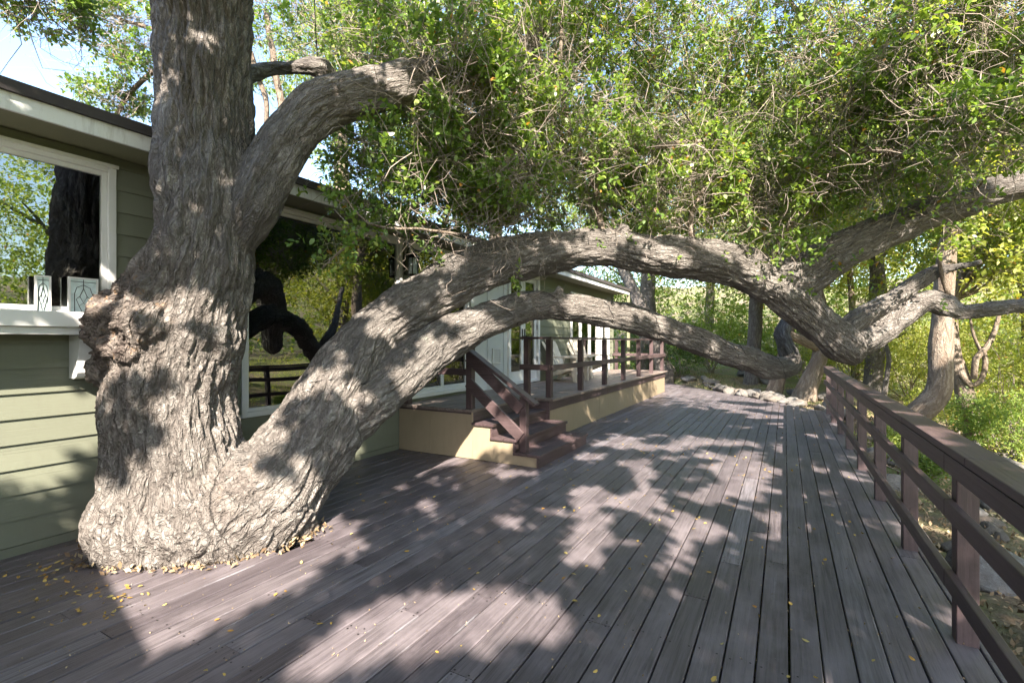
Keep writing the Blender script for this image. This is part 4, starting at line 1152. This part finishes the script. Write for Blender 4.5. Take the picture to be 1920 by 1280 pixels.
sz = 5.3 + 0.24 * np.clip(sy - 4, 0, 10) + 0.4 * perlin(np.stack([sx * 0.3, sy * 0.3, sx * 0], 1)) + rng.uniform(-0.35, 0.35, len(sx))
ps = np.stack([sx + 0.75 * sz, sy - 1.05 * sz, sz], 1)
V = sprig_leaves(ps - 0.03, unit(rng.normal(size=ps.shape)), 4, 0.098, 0.68, 0.03, False)
ov = ob("overhead_shade_leaves", leaf_mesh("overhead_shade_leaves", [V], [leaf_tone(V[:, 0])]), M['leaf']); tag(ov, kind="stuff")
OB = [[(TRUNK[-1, 0], TRUNK[-1, 1], 7.2, 0.26), (-1.5, -1.0, 7.6, 0.2), (1.0, -3.0, 7.4, 0.14), (4.0, -4.5, 7.3, 0.08)],
      [(-1.5, -1.0, 7.6, 0.16), (1.0, 0.5, 7.5, 0.12), (4.5, 1.0, 7.3, 0.07)], [(TRUNK[-1, 0], TRUNK[-1, 1], 7.2, 0.2), (-4.0, -2.5, 7.6, 0.14), (-3.5, -6, 7.4, 0.06)]]
for rows in OB:
    v, q_, i = tube_arrays(spline(rows, 0.3), 8, 0.1)
    ob("limb", np_mesh("limb", v, q_.ravel(), np.arange(len(q_)) * 4, np.full(len(q_), 4), smooth_sh=True, vec=v, tone=np.zeros(len(v))), M['bark'])
# cables: a steel brace through the crown, and light strings wound on the limbs
cb = MB().tube([P(1112, -20, 5.4), P(1200, 90, 5.3), P(1322, 270, 5.2)], 0.006, 6).build("support_cable", M['black']); tag(cb, "thin dark cable slanting down through the oak crown", "cable")
cb = MB().tube([P(588, -30, 4.9), P(592, 60, 4.95), P(596, 120, 5.0)], 0.006, 6).build("support_cable", M['black']); tag(cb, "short dark cable hanging to the stub left of the crown", "cable")
def wrap(limb_c, s0, s1, turns, r_add, label):
    c = spline(limb_c, 0.04); t, N, Bv = frames(c); a = int(s0 * (len(c) - 1)); b = int(s1 * (len(c) - 1))
    ii = np.linspace(a, b, int(turns * 26)).astype(int); ph = np.linspace(0, turns * 2 * np.pi, len(ii))
    pts = c[ii, :3] + (c[ii, 3] + r_add)[:, None] * (np.cos(ph)[:, None] * N[ii] + np.sin(ph)[:, None] * Bv[ii])
    o = MB().tube(pts.tolist(), 0.0030, 5).build("wire", M['black']); tag(o, label, "wire", "light strings wound on the limbs"); return o
wrap(L2, 0.06, 0.30, 2.6, 0.010, "thin dark wire wound around the base of the big limb")
wrap(L3, 0.12, 0.75, 8, 0.006, "thin dark wire spiralling along the lower limb")

def at(px, d): q_ = P(px, 640, d); return float(q_[0]), float(q_[1])

# ------------------------------------------------------------------ trees and shrubs beyond the deck
def thin_wood(name, rows, mat, parent, off, n=10, wob=0.2, step=0.15):
    c = spline(rows, step)
    v, q_, i = tube_arrays(c, n, wob, rows[0][0])
    t, N, Bv = frames(c); s = np.concatenate([[0], np.cumsum(np.linalg.norm(np.diff(c[:, :3], axis=0), axis=1))])
    dv = v - np.repeat(c[:, :3], n, 0)
    rest = np.stack([(dv * np.repeat(N, n, 0)).sum(1), (dv * np.repeat(Bv, n, 0)).sum(1), np.repeat(s, n)], 1)
    o = link(name, np_mesh(name, v, q_.ravel(), np.arange(len(q_)) * 4, np.full(len(q_), 4), smooth_sh=True, vec=rest, tone=np.zeros(len(v))), mat, parent)
    o.location = off
    return o

def bg_tree(label, trunk, blobs, mat, leaf=0.085, branches=(), group="trees beyond the deck", twigs=0.25, thr=-0.06, wood='bark_bg'):
    rows = px_limb(trunk)
    g = float(terrain(rows[0, 0], rows[0, 1]))
    if rows[0, 2] > g - 0.1:
        rows = np.vstack([[rows[0, 0], rows[0, 1], g - 0.25, rows[0, 3] * 1.15], rows])
    t = empty("tree", (rows[0, 0], rows[0, 1], g)); tag(t, label, "tree", group); off = -Vector(t.location)
    thin_wood("trunk", rows, M[wood], t, off, 14)
    for b in branches:
        thin_wood("branch", px_limb(b), M[wood], t, off, 7, 0.15)
    top = rows[-1, :3]
    P_ = []; T_ = []
    for px, py, d, rad, n in blobs:
        c = P(px, py, d); q_ = blob(c, rad, int(n * 1.9), 0.75, thr, 0.42); P_.append(q_)
        m = rng.integers(3, 6)
        for k in range(m):
            e = c + (rng.random(3) - 0.5) * np.asarray(rad) * 1.2
            mid = (rows[-2, :3] + e) / 2 + rng.normal(0, 0.2, 3)
            thin_wood("branch", np.array([[*rows[-2, :3], rows[-2, 3] * 0.6], [*mid, rows[-1, 3] * 0.5], [*e, 0.012]]), M[wood], t, off, 5, 0.1, 0.3)
    p = np.vstack(P_)
    V = sprig_leaves(p, unit(rng.normal(size=p.shape)), 6, leaf, 0.55, leaf * 2.2, False)
    o = link("crown", leaf_mesh("crown", [V], [leaf_tone(V[:, 0], mid=0.5)]), mat, t); o.location = off; tag(o, kind="stuff")
    if twigs:
        s = p[rng.random(len(p)) < twigs]
        tw_ = twig_curves(s, rng.normal(size=s.shape), rng.uniform(0.3, 0.9, len(s)), 4, 0.4)
        o = link("twigs", tubes_mesh("twigs", [(tw_, np.tile([0.007, 0.006, 0.004, 0.002], (len(tw_), 1)))]), M['twig'], t); o.location = off; tag(o, kind="stuff")
    return t

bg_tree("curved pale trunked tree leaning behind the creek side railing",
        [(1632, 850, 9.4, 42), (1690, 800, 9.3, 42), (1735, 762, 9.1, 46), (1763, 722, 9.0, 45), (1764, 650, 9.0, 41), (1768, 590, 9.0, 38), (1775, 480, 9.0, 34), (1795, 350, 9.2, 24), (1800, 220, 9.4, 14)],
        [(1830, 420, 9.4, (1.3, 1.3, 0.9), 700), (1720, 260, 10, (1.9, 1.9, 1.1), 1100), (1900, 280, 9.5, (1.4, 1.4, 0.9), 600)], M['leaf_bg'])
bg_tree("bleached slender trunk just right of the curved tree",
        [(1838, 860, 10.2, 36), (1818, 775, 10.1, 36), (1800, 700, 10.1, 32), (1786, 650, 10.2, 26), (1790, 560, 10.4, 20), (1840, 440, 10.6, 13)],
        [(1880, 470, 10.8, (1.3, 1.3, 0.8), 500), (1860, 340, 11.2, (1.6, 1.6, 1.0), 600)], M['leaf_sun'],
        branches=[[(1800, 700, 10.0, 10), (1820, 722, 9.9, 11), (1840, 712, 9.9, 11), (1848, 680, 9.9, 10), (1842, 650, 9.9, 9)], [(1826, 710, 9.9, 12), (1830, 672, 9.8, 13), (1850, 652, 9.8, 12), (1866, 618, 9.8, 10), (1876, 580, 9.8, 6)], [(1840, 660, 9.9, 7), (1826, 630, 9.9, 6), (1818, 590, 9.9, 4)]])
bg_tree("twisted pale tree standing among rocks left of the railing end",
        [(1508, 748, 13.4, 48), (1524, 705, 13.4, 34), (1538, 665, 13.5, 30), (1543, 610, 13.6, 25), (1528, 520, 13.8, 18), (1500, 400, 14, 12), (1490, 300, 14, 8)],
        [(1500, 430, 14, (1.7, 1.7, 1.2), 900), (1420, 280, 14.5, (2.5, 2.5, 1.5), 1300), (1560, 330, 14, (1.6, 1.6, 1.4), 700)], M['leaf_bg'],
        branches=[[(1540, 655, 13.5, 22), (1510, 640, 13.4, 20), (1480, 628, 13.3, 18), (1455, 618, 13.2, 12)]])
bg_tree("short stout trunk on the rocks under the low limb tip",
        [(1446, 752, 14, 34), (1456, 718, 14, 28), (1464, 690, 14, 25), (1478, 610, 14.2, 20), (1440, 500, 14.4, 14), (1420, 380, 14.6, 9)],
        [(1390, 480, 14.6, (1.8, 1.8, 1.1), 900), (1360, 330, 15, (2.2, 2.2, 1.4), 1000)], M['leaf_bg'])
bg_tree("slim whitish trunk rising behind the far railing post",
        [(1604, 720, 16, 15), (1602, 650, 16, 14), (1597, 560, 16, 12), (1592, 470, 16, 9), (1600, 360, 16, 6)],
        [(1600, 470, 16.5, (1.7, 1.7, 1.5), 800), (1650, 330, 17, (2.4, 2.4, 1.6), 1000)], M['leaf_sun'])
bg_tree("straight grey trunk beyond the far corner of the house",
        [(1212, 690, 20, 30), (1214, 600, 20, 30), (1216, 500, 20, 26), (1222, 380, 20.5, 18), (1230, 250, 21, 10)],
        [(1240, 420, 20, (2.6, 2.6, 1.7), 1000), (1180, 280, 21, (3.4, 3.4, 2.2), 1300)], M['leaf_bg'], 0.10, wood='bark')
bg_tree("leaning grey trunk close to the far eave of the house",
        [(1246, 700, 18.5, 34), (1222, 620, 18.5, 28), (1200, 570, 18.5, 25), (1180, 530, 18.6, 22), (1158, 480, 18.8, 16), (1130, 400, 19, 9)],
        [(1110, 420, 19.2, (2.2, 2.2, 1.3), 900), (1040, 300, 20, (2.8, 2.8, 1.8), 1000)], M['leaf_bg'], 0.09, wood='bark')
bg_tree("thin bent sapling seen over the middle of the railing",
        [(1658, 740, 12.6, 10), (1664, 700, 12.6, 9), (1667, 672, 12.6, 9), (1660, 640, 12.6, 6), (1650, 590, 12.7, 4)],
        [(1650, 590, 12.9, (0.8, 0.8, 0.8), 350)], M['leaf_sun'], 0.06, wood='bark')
bg_tree("tall tree rising above the house roof behind the upper limb",
        [(640, 640, 27, 30), (640, 300, 27, 26), (650, 100, 27, 18), (660, 0, 27, 10)],
        [(640, 150, 27, (4.2, 4.2, 3.2), 1400), (800, 280, 25, (3.4, 3.0, 2.4), 1200), (730, 30, 26, (4, 4, 2.6), 1000)], M['leaf_bg'], 0.16, thr=0.0)
bg_tree("tall tree above the roof between the limb and the far eave",
        [(930, 600, 25, 30), (930, 380, 25, 24), (940, 200, 25, 15), (950, 60, 25, 8)],
        [(930, 330, 25, (3.2, 3.2, 2.3), 1400), (960, 120, 25, (4.2, 4.2, 3.0), 1600)], M['leaf_bg'], 0.15)
def world_tree(label, x, y, h, rad, mat, leaf=0.13, n=1700):
    g = float(terrain(x, y)); t = empty("tree", (x, y, g)); tag(t, label, "tree", "trees beyond the deck"); 
    tr = thin_wood("trunk", np.array([[0, 0, -0.3, 0.26], [0.15, 0.1, h * 0.3, 0.2], [-0.1, 0.2, h * 0.6, 0.14], [0.1, 0, h * 0.9, 0.05]]), M['bark'], t, (0, 0, 0), 10)
    p = blob((0, 0, h * 0.62), (rad, rad, h * 0.40), n, 0.9, -0.02, 0.42)
    V = sprig_leaves(p, unit(rng.normal(size=p.shape)), 6, leaf, 0.55, leaf * 2.2, False)
    o = link("crown", leaf_mesh("crown", [V], [leaf_tone(V[:, 0] + [x, y, 0], mid=0.5)]), mat, t); tag(o, kind="stuff")
    for k in range(5):
        a = k * 1.26; z0 = h * (0.35 + 0.08 * k)
        thin_wood("branch", np.array([[0, 0.1, z0, 0.08], [rad * 0.4 * math.cos(a), rad * 0.4 * math.sin(a), z0 + h * 0.1, 0.05], [rad * 0.75 * math.cos(a), rad * 0.75 * math.sin(a), z0 + h * 0.14, 0.015]]), M['bark'], t, (0, 0, 0), 5, 0.1, 0.4)
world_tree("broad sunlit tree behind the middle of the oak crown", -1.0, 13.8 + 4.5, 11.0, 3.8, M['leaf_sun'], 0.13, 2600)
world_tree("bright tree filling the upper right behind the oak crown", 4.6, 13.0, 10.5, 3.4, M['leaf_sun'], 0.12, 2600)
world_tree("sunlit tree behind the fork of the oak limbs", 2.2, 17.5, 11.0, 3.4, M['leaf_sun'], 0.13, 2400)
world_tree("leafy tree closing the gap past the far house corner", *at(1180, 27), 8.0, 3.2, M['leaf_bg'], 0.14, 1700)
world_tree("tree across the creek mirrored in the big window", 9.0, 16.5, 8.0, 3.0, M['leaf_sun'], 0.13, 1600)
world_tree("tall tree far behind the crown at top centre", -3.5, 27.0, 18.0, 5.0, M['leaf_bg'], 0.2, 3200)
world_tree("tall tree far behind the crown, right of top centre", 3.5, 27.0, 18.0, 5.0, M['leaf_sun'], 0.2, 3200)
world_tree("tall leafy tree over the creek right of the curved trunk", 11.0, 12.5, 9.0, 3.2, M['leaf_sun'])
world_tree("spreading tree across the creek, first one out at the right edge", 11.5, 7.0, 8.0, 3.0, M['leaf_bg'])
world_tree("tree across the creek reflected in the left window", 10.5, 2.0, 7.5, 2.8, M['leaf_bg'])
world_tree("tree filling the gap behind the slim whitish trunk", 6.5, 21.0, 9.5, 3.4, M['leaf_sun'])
world_tree("tall tree behind the rocks at the deck end", 0.5, 24.0, 10.0, 3.6, M['leaf_bg'])

def shrub(label, x, y, r, h, mat, leaf=0.06, n=900, group="shrubs beyond the deck", z=None):
    g = float(terrain(x, y)) if z is None else z
    t = empty("shrub", (x, y, g)); tag(t, label, "shrub", group)
    stems = twig_curves(np.zeros((9, 3)) + rng.normal(0, 0.06, (9, 3)) * [1, 1, 0], np.array([0, 0, 1.0]) + rng.normal(0, 0.45, (9, 3)), np.full(9, h * 0.85), 5, 0.22)
    link("stems", tubes_mesh("stems", [(stems, np.tile([0.022, 0.018, 0.012, 0.008, 0.004], (9, 1)))], 5), M['twig'], t)
    p = blob((0, 0, h * 0.55), (r, r, h * 0.5), n, 0.4, -0.1, 0.40)
    V = sprig_leaves(p, unit(rng.normal(size=p.shape) + [0, 0, 0.4]), 6, leaf, 0.5, leaf * 2, False)
    o = link("foliage", leaf_mesh("foliage", [V], [leaf_tone(V[:, 0] + [x, y, 0], mid=0.5)]), mat, t); tag(o, kind="stuff")
    return t
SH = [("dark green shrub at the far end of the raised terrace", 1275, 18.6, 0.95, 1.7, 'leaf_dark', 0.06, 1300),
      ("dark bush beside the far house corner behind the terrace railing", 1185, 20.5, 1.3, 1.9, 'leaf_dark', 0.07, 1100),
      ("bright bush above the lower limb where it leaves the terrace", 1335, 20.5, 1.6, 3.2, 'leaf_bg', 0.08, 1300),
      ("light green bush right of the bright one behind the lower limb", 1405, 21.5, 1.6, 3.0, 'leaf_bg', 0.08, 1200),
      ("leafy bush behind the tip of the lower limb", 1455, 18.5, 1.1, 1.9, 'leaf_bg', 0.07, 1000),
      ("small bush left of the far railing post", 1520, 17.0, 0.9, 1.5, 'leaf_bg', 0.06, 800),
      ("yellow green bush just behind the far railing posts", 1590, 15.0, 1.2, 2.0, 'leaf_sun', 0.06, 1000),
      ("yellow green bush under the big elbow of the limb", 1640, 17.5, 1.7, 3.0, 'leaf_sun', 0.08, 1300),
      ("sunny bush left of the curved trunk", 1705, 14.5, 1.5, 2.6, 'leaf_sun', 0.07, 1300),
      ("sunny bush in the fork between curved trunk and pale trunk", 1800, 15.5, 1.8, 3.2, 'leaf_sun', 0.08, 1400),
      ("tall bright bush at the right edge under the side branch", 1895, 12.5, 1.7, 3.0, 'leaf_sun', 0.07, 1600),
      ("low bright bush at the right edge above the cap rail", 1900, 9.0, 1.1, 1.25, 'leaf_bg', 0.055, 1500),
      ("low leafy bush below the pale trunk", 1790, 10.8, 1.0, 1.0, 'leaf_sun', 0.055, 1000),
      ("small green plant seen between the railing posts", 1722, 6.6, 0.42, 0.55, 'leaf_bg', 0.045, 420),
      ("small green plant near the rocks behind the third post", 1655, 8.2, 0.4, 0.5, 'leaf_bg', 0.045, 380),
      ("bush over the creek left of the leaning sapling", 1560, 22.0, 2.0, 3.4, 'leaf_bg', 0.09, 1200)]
for lab, px, d, r, h, mt, lf, n in SH:
    x, y = at(px, d); shrub(lab, x, y, r, h, M[mt], lf, n)
for lab, x, y, r, h in (("creek shrub first beyond the right edge of the frame", 6.2, 5.6, 1.2, 2.0), ("creek shrub opposite the left window", 5.4, 2.4, 1.2, 2.2), ("tall creek shrub opposite the big window", 8.6, 9.2, 1.5, 2.8),
                        ("creek shrub farther out opposite the left window", 8.3, 4.0, 1.5, 2.6)):
    shrub(lab, x, y, r, h, M['leaf_sun'], 0.08, 1000)

# distant wood that reads as one mass
n = 22000
azm = rng.uniform(math.radians(-52), math.radians(105), n); rr = rng.uniform(24, 46, n)
fx = np.sin(azm) * rr; fy = np.cos(azm) * rr
fz = terrain(fx, fy) + rng.random(n) ** 1.15 * (11 + 6 * perlin(np.stack([fx * 0.12, fy * 0.12, fx * 0], 1)))
fp = np.stack([fx, fy, fz], 1); fp = fp[perlin(fp / 1.7 + 31) > -0.10]
V = sprig_leaves(fp, unit(rng.normal(size=fp.shape)), 6, 0.26, 0.6, 0.5, False)
fw = link("distant_woods", leaf_mesh("distant_woods", [V], [leaf_tone(V[:, 0] * 0.4, mid=0.55)]), M['leaf_bg']); tag(fw, "sunlit mass of distant woodland behind everything", "woods", kind="stuff")

# green ground cover on the creek slope and beyond
n = 9000
cx = rng.uniform(3.2, 17, n); cy_ = rng.uniform(-2, 26, n)
k2 = perlin(np.stack([cx * 0.5, cy_ * 0.5, cx * 0 + 1], 1)) > -0.15
cx = cx[k2]; cy_ = cy_[k2]; cp_ = np.stack([cx, cy_, terrain(cx, cy_) + rng.uniform(0, 0.22, len(cx))], 1)
V = sprig_leaves(cp_, np.array([0, 0, 1.0]) + rng.normal(0, 0.3, cp_.shape), 6, 0.07, 0.4, 0.2, False)
gc = link("ground_cover", leaf_mesh("ground_cover", [V], [leaf_tone(V[:, 0], mid=0.6)]), M['leaf_sun']); tag(gc, "low bright green growth on the creek slope", "ground cover", kind="stuff")

# ------------------------------------------------------------------ rocks
rock_me = []
for k in range(6):
    v, f = ico(3, np.zeros(3), (1, 1, 1))
    s = rng.uniform(0.7, 1.2, 3); s[2] *= 0.65
    v = v * (1 + 0.35 * perlin(v * 1.1 + k * 13.7) + 0.16 * perlin(v * 2.9 + k * 3.1) + 0.06 * perlin(v * 7 + k))[:, None]
    for _ in range(5):                                  # broken flat faces
        nn = unit(rng.normal(size=3)); dd_ = rng.uniform(0.55, 0.85); h_ = v @ nn; v = v - np.where(h_ > dd_, (h_ - dd_) * 0.9, 0)[:, None] * nn
    me = bpy.data.meshes.new("rock"); me.from_pydata((v * s).tolist(), [], f); me.polygons.foreach_set("use_smooth", np.ones(len(f), bool)); me.materials.append(M['rock']); rock_me.append(me)
def rock(x, y, s, label, group, sink=0.25):
    o = link("rock", rock_me[rng.integers(6)]); o.location = (x, y, float(terrain(x, y)) + s * (0.45 - sink)); o.scale = (s, s * rng.uniform(0.8, 1.3), s * rng.uniform(0.7, 1.1))
    o.rotation_euler = (rng.uniform(-0.4, 0.4), rng.uniform(-0.4, 0.4), rng.uniform(0, 6.28)); tag(o, label, "rock", group)
BIG = [(1385, 722, 0.34, "pale flat boulder nearest the terrace end at the edge of the deck"), (1425, 733, 0.30, "pale boulder left of the short stout trunk"), (1480, 748, 0.32, "brownish boulder right of the short stout trunk"),
       (1520, 752, 0.28, "rounded white boulder at the deck edge near the railing end"), (1545, 768, 0.24, "pale boulder touching the last railing post")]
for px, py, s, lab in BIG:
    q_ = G(px, py - 4); rock(q_[0] + 0.25, q_[1] + 0.35, s, lab, "rocks along the deck end", 0.1)
size_word = lambda s, a_, b_: "small" if s < a_ else "large" if s > b_ else "middling"
ORD = ["nearest", "second", "third", "fourth", "fifth", "sixth", "seventh", "eighth"]
for k in range(62):
    x = rng.uniform(-3.2, 1.3); off_ = abs(rng.normal(0.25, 0.55)) + 0.12; y = deck_end(x) + off_; s = rng.uniform(0.09, 0.24)
    where = "by the railing end" if x > 0.3 else "left of the twisted tree" if x > -0.7 else "under the low limb tip" if x > -1.8 else "towards the dark shrub"
    rock(x, y, s, "%s grey rock %s at the deck end %s" % (size_word(s, 0.14, 0.19), "touching the boards" if off_ < 0.35 else "one row back" if off_ < 0.75 else "well behind the boards", where), "rocks along the deck end", 0.15)
BIG2 = [(1.55, 2.75, 0.40, "large brown boulder beside the nearest railing post"), (1.75, 3.9, 0.36, "bluish flat boulder beyond the nearest railing post"), (1.45, 5.2, 0.30, "pale slab on the bank between the second and third posts"), (2.4, 4.6, 0.5, "broad pale boulder farther down the creek bank")]
for x, y, s, lab in BIG2: rock(x, y, s, lab, "rocks on the creek bank")
for k in range(84):
    x = rng.uniform(1.15, 3.9); y = rng.uniform(1.0, 12.5); s = rng.uniform(0.06, 0.26)
    pk = int(np.clip((y - 3.36) // 1.305, -1, 6))
    where = "before the nearest railing post" if pk < 0 else "between the %s and %s railing posts" % (ORD[pk], ORD[pk + 1])
    side = "hard by the deck edge" if x < 1.9 else "halfway down the bank" if x < 2.9 else "low on the creek bank"
    rock(x, y, s, "%s rock %s, %s" % (size_word(s, 0.12, 0.19), side, where), "rocks on the creek bank")

# leaf litter on the bank and at the deck end
n = 15000
lx = np.concatenate([rng.uniform(1.03, 4.2, n), rng.uniform(-4, 2.5, n // 3)]); ly = np.concatenate([rng.uniform(-0.5, 13.5, n), rng.uniform(0, 4, n // 3)])
de = np.array([deck_end(a) for a in lx[n:]]); ly[n:] += de + 0.1
lp_ = np.stack([lx, ly, terrain(lx, ly) + rng.uniform(0.005, 0.03, len(lx))], 1)
tc = _tv[rng.integers(0, len(_tv), 520)].astype(float); oc = tc[:, :2].mean(0); ov_ = unit(np.c_[tc[:, :2] - oc, np.zeros(len(tc))])
tc = tc + ov_ * np.abs(rng.normal(0.0, 0.05, (len(tc), 1))); tc[:, 2] = rng.uniform(0.004, 0.02, len(tc)); lp_ = np.vstack([lp_, tc])
dirs = rng.normal(size=lp_.shape) * [1, 1, 0.22]
V = sprig_leaves(lp_, dirs, 1, 0.05, 0.5, 0.0, False)
lo = link("leaf_litter", leaf_mesh("leaf_litter", [V], [np.clip(rng.normal(0.5, 0.28, len(V)), 0, 0.93)]), M['litter']); tag(lo, "dry brown leaf litter covering the bank beside the deck", "leaf litter", kind="stuff")
# crumbs and bits of bark between the boards
n = 2600
kx = rng.uniform(-4.8, 0.95, n); ky = 0.7 + 11 * rng.random(n) ** 1.6
gap = rng.random(n) < 0.6
kx = np.where(gap, -4.83 + PITCH * (np.round((kx + 4.83) / PITCH - 0.5) + 0.5) + rng.normal(0, 0.004, n), kx)
kp = np.stack([kx, ky, np.full(n, 0.006)], 1)
V = sprig_leaves(kp, rng.normal(size=kp.shape) * [1, 1, 0.05], 1, 0.011, 0.6, 0.0, False, 0.2)
V[..., 2] = 0.004 + np.abs(V[..., 2] - 0.006)
kb = link("bark_crumbs", leaf_mesh("bark_crumbs", [V], [np.clip(rng.normal(0.7, 0.25, len(V)), 0, 0.93)]), M['litter']); tag(kb, "tiny pale crumbs of leaf and bark caught between the deck boards", "debris", kind="stuff")
# dry leaves lying on the deck
n = 520
fx = rng.uniform(-4.7, 0.7, n); fy = rng.uniform(0.6, 12.0, n)
k3 = np.hypot(fx + 3.95, fy - 2.1) < 0.75
fx = fx[~k3]; fy = fy[~k3]
bx = rng.uniform(-4.6, -3.3, 90); fx = np.concatenate([fx, bx]); fy = np.concatenate([fy, 1.42 - 0.25 * (bx + 4) ** 2 + rng.normal(0, 0.1, 90)])
fp = np.stack([fx, fy, np.full(len(fx), 0.008)], 1)
V = sprig_leaves(fp, rng.normal(size=fp.shape) * [1, 1, 0.04], 1, 0.036, 0.55, 0.0, True, 0.16)
V[..., 2] = 0.005 + np.abs(V[..., 2] - 0.008) * 0.5
fl = link("fallen_leaves", leaf_mesh("fallen_leaves", [V], [np.clip(rng.normal(0.5, 0.3, len(V)), 0, 1)]), M['fallen']); tag(fl, "small yellow and brown leaves scattered over the deck boards", "leaves", kind="stuff")
